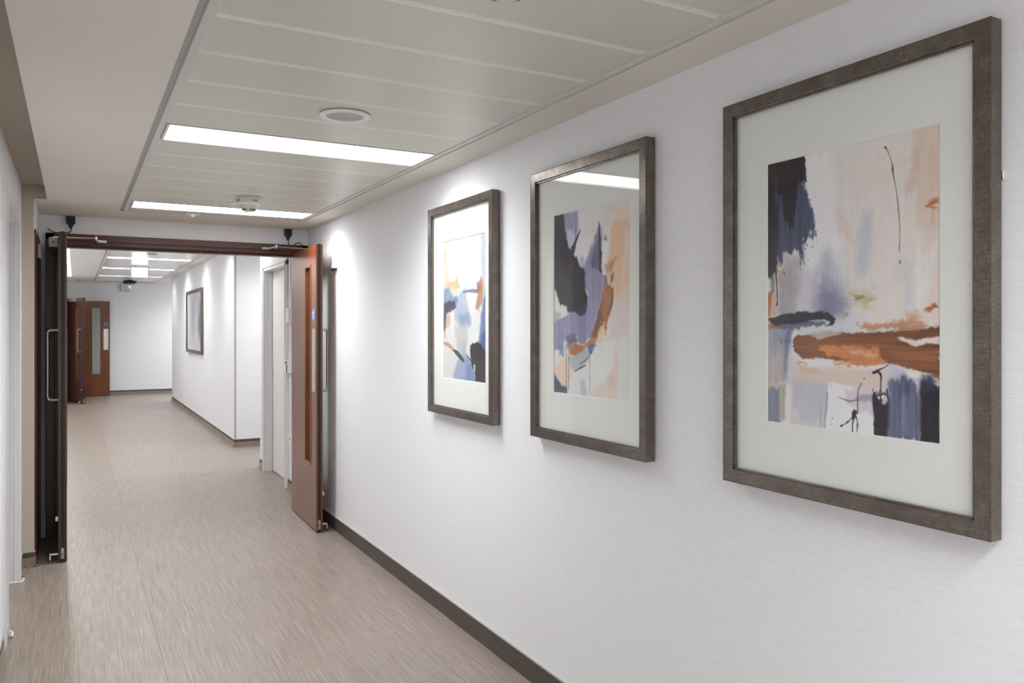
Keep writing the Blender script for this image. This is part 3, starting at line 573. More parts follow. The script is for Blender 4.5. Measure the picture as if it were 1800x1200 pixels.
structure(MB().box(XRF, 10.17, 0, 3.2, 17.33, 2.7), 'wall_right_far', 'wall', 'bright far right wall with one framed picture and vertical light scallops', 'wall')
structure(MB().box(-.8, YE, 0, 3.3, YE+.12, 2.7), 'wall_end', 'wall', 'pale end wall closing the far corridor', 'wall')
structure(MB().box(3.1, 17.33, 0, 3.2, YE, 2.7), 'wall_end_side', 'wall', 'side wall of the turning past the far right corner', 'wall')
wl2 = MB()
wl2.box(-.42, YD+.13, 0, -.30, 17.55, 2.7)
wl2.box(-.42, 17.55, 0, -.16, 18.12, 2.7)
wl2.box(-.42, 18.12, 2.08, -.16, 19.42, 2.7)
wl2.box(-.42, 19.42, 0, -.16, YE, 2.7)
wl2.box(-2.0, 17.9, 0, -.42, 18.0, 2.7)
wl2.box(-2.0, 18.0, 0, -1.9, YE, 2.7)
wl2.box(-2.0, YE, 0, -.8, YE+.1, 2.7)
structure(wl2, 'wall_left_far', 'wall', 'far left wall mostly hidden behind the near left leaf', 'wall')

# ---- ceilings
GX0, GX1, GY1 = 0.263, 1.487, 5.955
GY0 = -2.6
c = MB()
c.box(-.150, YB, ZC, GX0, YD, ZC+.09)
c.box(GX0, GY1, ZC, GX1, YD, ZC+.09)
c.box(GX0, YB, ZC, GX1, GY0, ZC+.09)
c.box(GX1, YB, ZC, XR, YD, ZC+.09)
c.box(-.219, 5.652, ZC, -.150, YD, ZC+.09)
ceil = structure(c, 'ceiling', 'paint', 'matt off-white plaster ceiling margins with raised strip at left', 'ceiling')
MB().box(GX0, GY0, ZC+.06, GX1, GY1, ZC+.10).build('backing_board', 'dark_gap', ceil)
rc = MB(); rc.box(-.284, YB, ZC+.085, -.151, 5.652, ZC+.15); rc.box(-.284, 5.642, ZC+.0015, -.1505, 5.652, ZC+.09)
rc.build('raised_strip', 'taupe', ceil)

def grid(ceilobj, x0, x1, y0, y1, z, rim, lip):
    # shadow gap and white angle rim round a tiled field
    g = MB()
    g.box(x0, y0, z+.006, x0+.022, y1, z+.05); g.box(x1-.014, y0, z+.006, x1, y1, z+.05)
    g.box(x0, y1-.008, z+.006, x1, y1, z+.05)
    g.build('shadow_gap', 'groove', ceilobj)
    r = MB()
    a = lip
    r.box(x0+.022, y0, z-.002, x0+.022+a, y1-.008, z+.012, .001)
    r.box(x1-.014-a, y0, z-.002, x1-.014, y1-.008, z+.012, .001)
    r.box(x0+.022, y1-.008-a, z-.0021, x1-.014, y1-.008, z+.012, .001)
    r.build('edge_rim', rim, ceilobj)
grid(ceil, GX0, GX1, GY0, GY1, ZC, 'rim', .024)

def tile_mesh(w, d, mat):
    b = MB(); b.box(-w/2, -d/2, 0, w/2, d/2, .014, .0028, 2)
    bmesh.ops.recalc_face_normals(b.bm, faces=b.bm.faces)
    me = bpy.data.meshes.new('ceiling_tile'); b.bm.to_mesh(me); b.bm.free(); me.materials.append(M[mat]); return me
PITCH = .302
PX0, PX1 = 0.309, 1.449
TM = tile_mesh(PX1-PX0, PITCH-.004, 'tile')
ylast = 1.52+PITCH*14
j = 1.52-PITCH*13
lamp_cells = []
k = 0
while j < ylast-.01:
    yc = j+PITCH/2
    is_lamp = any(abs(yc-y) < .1 for y in (3.49, 5.60, -.142, -1.35, -2.25))  # those behind the viewer are added to brighten the near walls
    if is_lamp: lamp_cells.append(yc)
    else:
        o = bpy.data.objects.new('ceiling_tile', TM); col.objects.link(o); o.parent = ceil
        o.location = ((PX0+PX1)/2, yc, ZC+.002)
    j += PITCH
TM2 = tile_mesh(PX1-PX0, GY1-.032-ylast-.004, 'tile')
o = bpy.data.objects.new('ceiling_tile', TM2); col.objects.link(o); o.parent = ceil
o.location = ((PX0+PX1)/2, (ylast+GY1-.032)/2, ZC+.002)

# far ceiling
FX0, FX1 = 0.345, 1.545
FY0, FY1 = 6.75, 19.05
c = MB()
c.box(-.06, YD+.13, ZF, FX0, YE, ZF+.3)
c.box(FX1, YD+.13, ZF, 3.2, YE, ZF+.3)
c.box(FX0, YD+.13, ZF, FX1, FY0, ZF+.3)
c.box(FX0, FY1, ZF, FX1, YE, ZF+.3)
c.box(-2.1, 17.50, ZF, -.06, YE, ZF+.3)
c.box(-.45, YD+.13, ZF, -.06, 7.2, ZF+.3)
c.box(-.45, 7.2, ZF+.26, -.06, 17.50, ZF+.34)
ceil2 = structure(c, 'ceiling_far', 'paint_far', 'bright white ceiling of the corridor beyond the doors', 'ceiling')
MB().box(FX0, FY0, ZF+.06, FX1, FY1, ZF+.10).build('backing_board', 'dark_gap', ceil2)
grid(ceil2, FX0, FX1, FY0, FY1, ZF, 'rim', .03)
TF = tile_mesh(FX1-FX0-.096, .296, 'tile_far')
lamps_far = (8.35, 10.43, 12.56, 14.76, 16.96)
y = FY0+.02
far_rows = []
while y < FY1-.34:
    yc = y+.15
    if not any(abs(yc-l) < .16 for l in lamps_far):
        far_rows.append(yc)
    y += .30
for yc in far_rows:
    o = bpy.data.objects.new('ceiling_tile', TF); col.objects.link(o); o.parent = ceil2
    o.location = ((FX0+FX1)/2+.004, yc, ZF+.002)

# ---- skirtings
def skirting(name, segs, mat, label, far=False):
    root = empty(name, (segs[0][0], segs[0][1], 0), label=label, cat='skirting', kind='structure')
    b = MB(); cpm = MB(); cv = MB()
    for x0, y0, x1, y1, nx, ny in segs:
        # strip lies against the wall line (x0,y0)-(x1,y1); (nx,ny) points into the room
        t = .004
        X0, X1 = min(x0, x1), max(x0, x1); Y0, Y1 = min(y0, y1), max(y0, y1)
        def slab(m, t, z0, z1, bev=0):
            m.box(X0+(min(0, nx*t)), Y0+(min(0, ny*t)), z0, X1+(max(0, nx*t)), Y1+(max(0, ny*t)), z1, bev)
        if far:
            slab(b, .006, .060, .092); slab(cpm, .008, .092, .097)
            slab(cv, .010, 0, .060); slab(cv, .026, 0, .008)
        else:
            slab(b, .006, 0, .094); slab(cpm, .009, .094, .101)
    b.build('skirting_board', mat, root)
    cpm.build('top_bead', 'cap', root)
    if far: cv.build('cove_floor_edge', 'floor_c', root)
    else: cv.bm.free()
skirting('baseboard_right', [(XR, YB, XR, YD, -1, 0)], 'skirt_y', 'dark brown streaked skirting along the near right wall')
skirting('baseboard_left', [(-.285, YB, -.285, 4.19, 1, 0), (-.285, 5.642, -.219, 5.642, 0, -1), (-.219, 5.642, -.219, 5.659, 1, 0), (-.285, 5.43, -.285, 5.65, 1, 0)], 'skirt_y', 'shaded coved skirting round the left pier', True)
skirting('baseboard_beyond_doors', [(1.70, YD+.13, 1.70, 7.29, -1, 0), (1.70, 8.38, 1.70, 8.56, -1, 0), (1.70, 8.56, 3.1, 8.56, 0, 1)], 'skirt_y', 'brown skirting beside the off-white door', True)
skirting('baseboard_far_right', [(XRF, 10.17, XRF, 17.33, -1, 0), (XRF, 10.17, 3.1, 10.17, 0, -1)], 'skirt_y', 'brown coved skirting along the far right wall', True)
skirting('baseboard_end', [(-.16, YE, 3.1, YE, 0, -1)], 'skirt_y', 'low brown skirting on the end wall', True)
structure(MB().box(XRF-.004, 10.166, .1, XRF+.02, 10.19, ZF-.02, .001), 'trim_3', 'groove', 'thin grey guard on the outer corner of far right wall', 'corner guard')

# ---- left doorway: white casing and flush door
r = empty('trim_2', (-.285, 4.9, 0), label='white gloss door lining at the left edge of the picture', cat='door frame', kind='structure')
b = MB(); b.box(-.43, 4.20, 0, -.275, 4.45, 2.12, .004); b.build('casing', 'gloss_white', r)
b = MB(); b.box(-.45, 5.345, 0, -.272, 5.40, 2.12, .003); b.box(-.355, 5.333, 0, -.330, 5.36, 2.06, .002); b.box(-.305, 5.338, 0, -.296, 5.36, 2.06, .001); b.build('casing', 'gloss_white', r)
b = MB(); b.box(-.44, 4.40, 2.05, -.274, 5.40, 2.12, .003); b.build('casing_head', 'gloss_white', r)
b = MB(); b.tube([(-.36, 5.335, .004), (-.30, 5.330, .003), (-.272, 5.325, .004), (-.262, 5.35, .006), (-.262, 5.40, .004)], .006, 8)
b.tube([(-.276, 4.35, .075), (-.272, 4.37, .03), (-.262, 4.40, .008), (-.262, 4.45, .005), (-.275, 4.47, .01)], .006, 8)
b.build('floor_weld', 'caulk', r, True)
r = empty('door_3', (-.40, 4.9, 0), label='white flush door set deep in the left wall doorway', cat='door', kind='structure')
MB().box(-.43, 4.45, .005, -.39, 5.345, 2.05, .002).build('door_leaf', 'gloss_white', r)

# ---- dark service door on the side of the left pier
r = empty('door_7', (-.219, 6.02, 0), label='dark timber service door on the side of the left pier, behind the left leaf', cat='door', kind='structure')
MB().box(-.219, 5.685, .004, -.207, 6.365, 2.035, .002).build('door_leaf', 'sapele_deep_shade', r)
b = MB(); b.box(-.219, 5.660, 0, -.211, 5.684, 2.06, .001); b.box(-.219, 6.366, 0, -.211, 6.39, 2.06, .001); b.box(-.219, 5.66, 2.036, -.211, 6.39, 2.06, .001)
b.build('door_lining', 'sapele_deep_shade', r)

# ---- off-white door beyond the right leaf
r = empty('trim_4', (1.70, 7.84, 0), label='white moulded casing round the off-white door beyond the right timber leaf', cat='door frame', kind='structure')
def casing(y0, y1, z0, z1, name, horiz=False):
    b = MB()
    b.box(1.682, y0, z0, 1.70, y1, z1, .003)
    if not horiz:
        m = y0+(y1-y0)*.35 if y0 > 7.8 else y1-(y1-y0)*.35
        b.box(1.674, m-.008, z0, 1.69, m+.008, z1-.02, .003)
    else:
        b.box(1.674, y0+.03, z0+.028, 1.69, y1-.03, z0+.044, .003)
    b.build(name, 'gloss_white', r)
casing(8.30, 8.37, 0, 2.085, 'casing'); casing(7.30, 7.37, 0, 2.085, 'casing'); casing(7.30, 8.37, 2.035, 2.105, 'casing_head', True)
b = MB(); b.box(1.70, 8.285, 0, 1.80, 8.315, 2.06); b.box(1.70, 7.35, 0, 1.80, 7.385, 2.06); b.box(1.70, 7.385, 2.035, 1.80, 8.285, 2.076)
b.box(1.735, 8.272, 0, 1.765, 8.288, 2.04, .001)
b.build('door_lining', 'gloss_white', r)
r = empty('door_4', (1.78, 7.84, 0), label='off-white flush door between white casings beyond the right timber leaf', cat='door', kind='structure')
MB().box(1.768, 7.385, .006, 1.808, 8.272, 2.036, .002).build('door_leaf', 'blush', r)

# ---- timber frame of the double doors
def timber_frame(name, x0, x1, y, label):
    r = empty(name, ((x0+x1)/2, y, 0), label=label, cat='door frame', kind='structure')
    b = MB()
    b.box(x0, y-.018, 2.072, x1, y+.02, 2.120, .003)
    b.box(x0+.01, y-.004, 2.062, x1-.01, y+.02, 2.074)
    b.build('header_architrave', 'sapele_h', r)
    b = MB(); b.box(x0+.06, y+.004, 2.045, x1-.06, y+.15, 2.075, .002); b.box(x0+.08, y+.055, 2.030, x1-.08, y+.15, 2.047, .002)
    b.build('header', 'sapele_h', r)
    b = MB(); b.box(x0, y-.018, 0, x0+.055, y+.02, 2.119, .003); b.build('architrave', 'sapele_dark', r)
    b = MB(); b.box(x1-.055, y-.018, 0, x1, y+.02, 2.119, .003); b.build('architrave', 'sapele_dark', r)
    b = MB(); b.box(x0+.045, y+.004, 0, x0+.08, y+.15, 2.046, .002); b.build('jamb', 'sapele_dark', r)
    b = MB(); b.box(x1-.08, y+.004, 0, x1-.045, y+.15, 2.046, .002); b.build('jamb', 'sapele_dark', r)
timber_frame('trim_1', -.18, XR-.001, YD, 'dark reddish timber frame spanning the corridor for the double doors')

# ---- door leaves.  local x runs from hinge to free edge, m*y is the push face, -m*y the pull face
def leaf(name, hinge, free, m, label, W, closer=True, plate=True, sign=True, text=True, dark=False, handle=True):
    dx, dy = free[0]-hinge[0], free[1]-hinge[1]
    r = empty(name, (hinge[0], hinge[1], 0), math.atan2(dy, dx), label=label, cat='door', kind='structure')
    T = .0225; z0, z1 = .008, 2.052
    vx0, vx1, vz0, vz1 = W-.335, W-.175, .47, 1.905
    b = MB()
    b.box(0, -T, z0, vx0, T, z1); b.box(vx1, -T, z0, W, T, z1)
    b.box(vx0, -T, z0, vx1, T, vz0); b.box(vx0, -T, vz1, vx1, T, z1)
    b.build('veneered_panel', 'sapele_deep_shade' if dark else 'sapele', r, rel=False)  # darker veneer copy paints shade onto the left leaves
    b = MB(); e = .0035   # lippings on the free edge
    b.box(W, -T-.001, z0, W+.006, -T+.012, z1, .001); b.box(W, T-.012, z0, W+.006, T+.001, z1, .001)
    b.build('edge_lipping', 'sapele_dark' if dark else 'sapele', r, rel=False)  # lipping of those leaves darkened for shade too
    b = MB(); b.box(W-.002, -.0105, z0, W+.0045, .0105, z1+.002); b.cyl((W-.006, 0, z1+.001), .010, .006, 'z', 16)
    b.build('smoke_seal', 'seal', r, rel=False)
    b = MB(); f = .014
    for s in (-1, 1):
        ya, yb = (T-.006, T+.004) if s > 0 else (-T-.004, -T+.006)
        b.box(vx0-f, ya, vz0-f, vx0+.004, yb, vz1+f, .0015); b.box(vx1-.004, ya, vz0-f, vx1+f, yb, vz1+f, .0015)
        b.box(vx0, ya, vz0-f, vx1, yb, vz0+.004, .0015); b.box(vx0, ya, vz1-.004, vx1, yb, vz1+f, .0015)
    b.build('glazing_bead', 'sapele', r, rel=False)
    MB().box(vx0, -.003, vz0, vx1, .003, vz1).build('vision_pane', 'pane', r, rel=False)
    s = m
    def ybox(b, x0, a, z0_, x1, c, z1_, bev=0):
        ya, yb = sorted((s*a, s*c)); b.box(x0, ya, z0_, x1, yb, z1_, bev)
    if plate:
        b = MB(); ybox(b, W-.115, T, 1.0, W-.022, T+.0022, 1.452, .0006)
        p = b.build('push_plate', 'steel', r, rel=False); p['label'] = 'satin steel push plate'
    if sign:
        zc = 1.553; xc = W-.072
        b = MB(); b.cyl((xc, s*(T+.001), zc), .042, .002, 'y', 40); sg = b.build('fire_sign', 'blue', r, rel=False)
        sg['label'] = 'round blue sign with white lettering'
        b = MB()
        for a0 in range(40):
            a1, a2 = 2*math.pi*a0/40, 2*math.pi*(a0+1)/40
            yy = s*(T+.0024)
            b.quad((xc+.0385*math.cos(a1), yy, zc+.0385*math.sin(a1)), (xc+.0405*math.cos(a1), yy, zc+.0405*math.sin(a1)),
                   (xc+.0405*math.cos(a2), yy, zc+.0405*math.sin(a2)), (xc+.0385*math.cos(a2), yy, zc+.0385*math.sin(a2)))
        b.build('sign_ring', 'label', sg, rel=False)
        if text:
            for i, w in enumerate(('Fire door', 'keep', 'shut')):
                cu = bpy.data.curves.new('sign_text', 'FONT'); cu.body = w; cu.size = .0165; cu.align_x = 'CENTER'; cu.align_y = 'CENTER'
                cu.extrude = .0003; cu.offset = .0004
                cu.materials.append(M['label'])
                to = bpy.data.objects.new('sign_text', cu); col.objects.link(to); to.parent = sg
                to.location = (xc, s*(T+.0026), zc+.017-.017*i)
                to.rotation_euler = (math.radians(90), 0, math.radians(180) if s > 0 else 0)
    if handle:
        b = MB(); xh = W-.085; y0 = -s*T; y1 = -s*(T+.058); q = .018
        b.tube([(xh, y0, 1.005), (xh, y0-s*.03, 1.005), (xh, y1+s*q*.4, 1.009), (xh, y1, 1.005+q*1.4), (xh, y1, 1.10), (xh, y1, 1.22), (xh, y1, 1.35), (xh, y1, 1.443-q*1.4), (xh, y1+s*q*.4, 1.439), (xh, y0-s*.03, 1.443), (xh, y0, 1.443)], .0095, 14, 6)
        b.cyl((xh, -s*(T+.002), 1.005), .016, .004, 'y', 24); b.cyl((xh, -s*(T+.002), 1.443), .016, .004, 'y', 24)
        h = b.build('pull_handle', 'steel_dark', r, True, rel=False); h['label'] = 'satin steel D-shaped pull handle'
    # flush plate in the free edge, door-holder stud on the pull face
    b = MB(); b.box(W+.004, -.008, .025, W+.0062, .008, .085, .0008); b.cyl((W+.0055, 0, .085), .008, .0015, 'x', 20)
    p = b.build('edge_plate', 'silver', r, rel=False)
    MB().cyl((W+.0062, 0, .052), .0045, .0016, 'x', 12).build('plate_screw', 'seal', p, rel=False)
    b = MB(); yy = sorted((-s*T, -s*(T+.045)))
    b.cyl((W-.05, (yy[0]+yy[1])/2, .045), .009, .045, 'y', 16); b.cyl((W-.05, -s*(T+.045), .034), .012, .040, 'z', 16, .008)
    b.build('holder_stud', 'chrome', r, True, rel=False)
    b = MB(); yy = sorted((-s*T, -s*(T+.018))); b.box(W-.045, yy[0], .255, W-.022, yy[1], .285, .002)
    b.build('latch_block', 'chrome', r, rel=False)
    if closer:
        yy = sorted((-s*T, -s*(T+.055)))
        b = MB(); b.box(.22, yy[0], 1.985, .47, yy[1], 2.050, .004)
        cb = b.build('closer_body', 'silver', r, rel=False)
        MB().cyl((.472, -s*(T+.028), 2.018), .006, .004, 'x', 12).build('closer_screw', 'seal', cb, rel=False)
        b = MB(); b.cyl((.34, -s*(T+.028), 2.055), .013, .016, 'z', 20); b.build('closer_pivot', 'chrome', cb, True, rel=False)
    return r

DL = leaf('door_1', (-.083, 6.45), (-.068, 5.66), 1, 'left leaf of the near timber double doors seen edge-on', .79, dark=True)  # same timber as the right leaf, shade put into its colour
DR = leaf('door_2', (1.546, 6.43), (1.5235, 5.61), -1, 'right leaf of the near timber double doors folded against the right wall', .82)

def arm(root, hinge_pt, knee, bracket, sgn):
    """closer arm: long rod from the leaf's pivot to the knee, short forearm to a bracket on the header"""
    b = MB(); mid = [(knee[i]+bracket[i])/2 for i in range(3)]
    b.tube([hinge_pt, knee], .0042, 10, 1)
    b.cyl((knee[0], knee[1], knee[2]), .011, .028, 'z', 20, bev=.003)
    b.tube([knee, bracket], .0065, 10, 1)
    x = bracket[0]
    b.box(min(x-sgn*.02, x+sgn*.045), 6.372, bracket[2]-.010, max(x-sgn*.02, x+sgn*.045), 6.383, bracket[2]+.010, .002)
    # built in world space: bring it into the leaf's local frame
    bpy.context.view_layer.update()
    inv = root.matrix_world.inverted()
    bmesh.ops.transform(b.bm, matrix=inv, verts=b.bm.verts)
    o = b.build('closer_arm', 'chrome', root, True, rel=False); o['label'] = 'thin chrome closer arm'
def world_of(root, p):
    bpy.context.view_layer.update(); return tuple(root.matrix_world @ Vector(p))
arm(DL, world_of(DL, (.34, -.052, 2.064)), (.128, 6.29, 2.086), (.155, 6.365, 2.074), 1)
arm(DR, world_of(DR, (.34, .052, 2.064)), (1.372, 6.29, 2.090), (1.325, 6.365, 2.082), -1)

# far leaves at the end of the corridor
b = empty('trim_5', (-.16, 18.8, 0), label='dark timber frame of the far side doorway', cat='door frame', kind='structure')
for y0, y1 in ((18.10, 18.16), (19.38, 19.44)): MB().box(-.30, y0, 0, -.145, y1, 2.10, .003).build('jamb', 'sapele_dark', b)
MB().box(-.30, 18.10, 2.06, -.145, 19.44, 2.12, .003).build('header', 'sapele_dark', b)
leaf('door_5', (-.125, 18.14), (.150, 17.40), 1, 'far timber leaf, colour darkened for shade, ajar with pull handle and narrow pane', .785, dark=True)
leaf('door_6', (-.145, 19.33), (.655, 19.30), -1, 'far reddish timber leaf flat before the end wall with steel push plate', .80, text=False, closer=False)

# ================================================================ LAMPS
def panel_lamp(name, x0, x1, yc, d, z, mat, label, group, frame='rim'):
    if x0 > 1.8: z -= .014
    r = empty(name, ((x0+x1)/2, yc, z), label=label, cat='ceiling light', group=group)
    b = MB(); t = .012
    y0, y1 = yc-d/2, yc+d/2
    b.box(x0, y0, z-.001, x0+t, y1, z+.016, .001); b.box(x1-t, y0, z-.001, x1, y1, z+.016, .001)
    b.box(x0+t, y0, z-.001, x1-t, y0+t, z+.016); b.box(x0+t, y1-t, z-.001, x1-t, y1, z+.016)
    b.box(x0+.002, y0+.002, z+.016, x1-.002, y1-.002, z+.055)
    b.build('lamp_frame', frame, r)
    MB().box(x0+t, y0+t, z+.006, x1-t, y1-t, z+.012).build('diffuser', mat, r)
    li = bpy.data.lights.new('lamp_light', 'AREA'); li.shape = 'RECTANGLE'; li.size = x1-x0-2*t-.004; li.size_y = d-2*t-.004
    li.energy = LAMP_FAR_W if z > 2.3 else LAMP_W; li.spread = SPREAD; li.color = (0.955, 0.98, 1.0)
    lo = bpy.data.objects.new('lamp_light', li); col.objects.link(lo); lo.parent = r; lo.location = (0, 0, .004)
    return r
PL = list(zip(('added unseen linear ceiling light at the very start of the corridor', 'added unseen linear ceiling light furthest behind the viewer', 'added unseen linear ceiling light just behind the viewer',
               'recessed linear ceiling light nearest the viewer, left of the framed prints',
               'recessed linear ceiling light just before the timber door frame'), lamp_cells))
for lab, yc in PL:
    panel_lamp('ceiling_light', PX0+.004, PX1-.001, yc, PITCH-.006, ZC, 'lamp', lab, 'recessed corridor ceiling lights')
far_lab = {8.35: 'recessed ceiling light just beyond the cross wall, hidden above the header', 10.43: 'recessed ceiling light over the side turning beyond the doors',
           12.56: 'nearest long lit strip in the far ceiling', 14.76: 'middle lit strip in the far ceiling behind the lit hanging sign', 16.96: 'furthest lit strip in the far ceiling before the end wall'}
for yc in lamps_far:
    panel_lamp('ceiling_light', FX0+.045, FX1-.04, yc, .26, ZF, 'lamp_far', far_lab[yc], 'recessed far ceiling lights')
r = panel_lamp('ceiling_light', 2.0, 2.9, 18.5, .26, ZF, 'lamp_far', 'added unseen ceiling light in the turning past the far right corner', 'recessed far ceiling lights')  # out of sight, added to lift the end wall
r = panel_lamp('ceiling_light', 2.0, 2.9, 17.7, .26, ZF, 'lamp_far', 'added unseen ceiling light against the turning side of the far right wall', 'recessed far ceiling lights')  # second added lamp, more light for the end wall
r = panel_lamp('ceiling_light', 1.95, 2.85, 9.4, .26, ZF, 'lamp_far', 'added unseen ceiling light in the side turning before the far right wall', 'recessed far ceiling lights')  # hidden lamp added to brighten the alcove wall
r = empty('cove_light', (-.22, 12.3, ZF+.24), label='long bright cove light in the raised ceiling strip at far left', cat='ceiling light')
MB().box(-.36, 7.4, ZF+.235, -.10, 17.46, ZF+.262, .003).build('housing', 'rim', r)
MB().box(-.345, 7.42, ZF+.228, -.112, 17.44, ZF+.236).build('diffuser', 'cove', r)

# ================================================================ FRAMED PRINTS
def vnoise(x, y, seed):
    rs = np.random.RandomState(seed); L = rs.rand(64, 64)
    xi = np.floor(x).astype(int); yi = np.floor(y).astype(int); fx = x-xi; fy = y-yi
    fx = fx*fx*(3-2*fx); fy = fy*fy*(3-2*fy)
    a = L[xi % 64, yi % 64]; b = L[(xi+1) % 64, yi % 64]; c_ = L[xi % 64, (yi+1) % 64]; d = L[(xi+1) % 64, (yi+1) % 64]
    return (a*(1-fx)+b*fx)*(1-fy)+(c_*(1-fx)+d*fx)*fy
def fbm(x, y, seed, o=4):
    s = 0; a = .5; t = 0
    for i in range(o):
        s = s+a*vnoise(x*2**i+13.7*i, y*2**i+7.1*i, seed+i); t += a; a *= .55
    return s/t
def seg_dist(X, Y, ax, ay, bx, by):
    dx, dy = bx-ax, by-ay; L2 = dx*dx+dy*dy+1e-12
    t = np.clip(((X-ax)*dx+(Y-ay)*dy)/L2, 0, 1)
    return np.hypot(X-ax-t*dx, Y-ay-t*dy), t
def paint(ops, base, H, nx, ny, seed):
    """paints brush strokes (polygons, tapered lines, spatter) on an nx x ny grid; returns linear rgb"""
    u = (np.arange(nx)+.5)/nx; v = (np.arange(ny)+.5)/ny*H
    X, Y = np.meshgrid(u, v)
    img = np.ones((ny, nx, 3))*np.array(base, float)
    n1 = fbm(X*9, Y*9, seed)-.5; n2 = fbm(X*9+31, Y*9+17, seed+9)-.5
    h1 = fbm(X*42, Y*42, seed+21, 3)-.5; h2 = fbm(X*42+9, Y*42+3, seed+27, 3)-.5
    sv = fbm(X*70, Y*3.2, seed+40)-.5; sh = fbm(X*3.2, Y*70, seed+50)-.5
    n3 = fbm(X*22, Y*22, seed+60)-.5
    for i, (k, rgb, al, fe, wa, st, pts) in enumerate(ops):
        rgb = np.array(rgb, float); rgb = rgb*.90+rgb.mean()*.10
        if k == 'P':
            P = np.array(pts).reshape(-1, 2)
            m = wa+fe*2+.05
            x0, x1 = P[:, 0].min()-m, P[:, 0].max()+m; y0, y1 = P[:, 1].min()-m, P[:, 1].max()+m
            ix = np.where((u > x0) & (u < x1))[0]; iy = np.where((v > y0) & (v < y1))[0]
            if not len(ix) or not len(iy): continue
            sl = np.s_[iy[0]:iy[-1]+1, ix[0]:ix[-1]+1]
            x = X[sl]+wa*(1.6*n1[sl]+1.0*h1[sl]); y = Y[sl]+wa*(1.6*n2[sl]+1.3*h2[sl])
            if st == 'v': y = y+wa*3.0*sv[sl]
            if st == 'h': x = x+wa*3.0*sh[sl]
            d = np.full(x.shape, 9.0); ins = np.zeros(x.shape, bool)
            n = len(P)
            for a in range(n):
                ax, ay = P[a]; bx, by = P[(a+1) % n]
                dd, _ = seg_dist(x, y, ax, ay, bx, by); d = np.minimum(d, dd)
                if ay != by:
                    cond = ((ay > y) != (by > y)) & (x < (bx-ax)*(y-ay)/(by-ay)+ax); ins ^= cond
            sd = np.where(ins, -d, d)
            f = max(fe, .004)
            t = np.clip((f-sd)/(2*f), 0, 1); mask = t*t*(3-2*t)*al
            s_ = sv[sl] if st == 'v' else sh[sl] if st == 'h' else n3[sl]
            if fe > .01: mask = mask*np.clip(1+.7*s_*np.clip(mask*(1-mask)*4, 0, 1), 0, 1)
            L = rgb.mean()
            shade = 1+s_*(.60 if L < 110 else .28 if L < 170 else .045)+n3[sl]*(.10 if L < 170 else .03)
            c_ = np.clip(rgb[None, None, :]*shade[..., None], 0, 255)
            img[sl] = img[sl]*(1-mask[..., None])+c_*mask[..., None]
        else:
            P = np.array(pts).reshape(-1, 3)
            m = .03
            x0, x1 = P[:, 0].min()-m, P[:, 0].max()+m; y0, y1 = P[:, 1].min()-m, P[:, 1].max()+m
            ix = np.where((u > x0) & (u < x1))[0]; iy = np.where((v > y0) & (v < y1))[0]
            if not len(ix) or not len(iy): continue
            sl = np.s_[iy[0]:iy[-1]+1, ix[0]:ix[-1]+1]
            x = X[sl]+.004*h1[sl]; y = Y[sl]+.004*h2[sl]
            mask = np.zeros(x.shape)
            if k == 'L':
                for a, b_ in zip(P, P[1:]):
                    dd, t = seg_dist(x, y, a[0], a[1], b_[0], b_[1])
                    w = (a[2]+(b_[2]-a[2])*t)*.5; e = .0022
                    mask = np.maximum(mask, np.clip((w+e-dd)/(2*e), 0, 1))
            else:
                for a in P:
                    dd = np.hypot((x-a[0])*1.5, y-a[1]); mask = np.maximum(mask, np.clip((a[2]*.7+.002-dd)/.004, 0, 1))
            mask = (mask*al)[..., None]
            img[sl] = img[sl]*(1-mask)+rgb*mask
    img = np.clip(img, 0, 255)/255.0
    return np.maximum(np.where(img <= .04045, img/12.92, ((img+.055)/1.055)**2.4)-.006, .002)

def art_mesh(name, ops, base, W, Hh, nx, ny, seed, gain=1.2):
    """a sheet of paper: the printed face is a fine grid whose colour attribute holds the ink"""
    img = np.clip(paint(ops, base, Hh/W, nx+1, ny+1, seed)*gain, 0, .9)
    gy, gz = np.meshgrid(np.linspace(0, W, nx+1), np.linspace(0, Hh, ny+1))
    n = (nx+1)*(ny+1)
    co = np.zeros((n, 3)); co[:, 1] = -gy.ravel(); co[:, 2] = -gz.ravel()
    idx = np.arange(n).reshape(ny+1, nx+1)
    q = np.stack([idx[:-1, :-1], idx[1:, :-1], idx[1:, 1:], idx[:-1, 1:]], -1).reshape(-1, 4)
    back = np.array([[.0004, 0, 0], [.0004, -W, 0], [.0004, -W, -Hh], [.0004, 0, -Hh]])
    co = np.vstack([co, back]); q = np.vstack([q, [[n, n+1, n+2, n+3]]])
    me = bpy.data.meshes.new(name); me.vertices.add(len(co)); me.vertices.foreach_set('co', co.ravel())
    me.loops.add(q.size); me.loops.foreach_set('vertex_index', q.ravel().astype(np.int32))
    me.polygons.add(len(q)); me.polygons.foreach_set('loop_start', np.arange(0, q.size, 4, dtype=np.int32))
    me.polygons.foreach_set('loop_total', np.full(len(q), 4, dtype=np.int32))
    me.update(calc_edges=True)
    ca = me.color_attributes.new('ink', 'FLOAT_COLOR', 'POINT')
    rgba = np.ones((len(co), 4), np.float32); rgba[:n, :3] = img.reshape(-1, 3)
    ca.data.foreach_set('color', rgba.ravel())
    me.materials.append(M['art']); return me

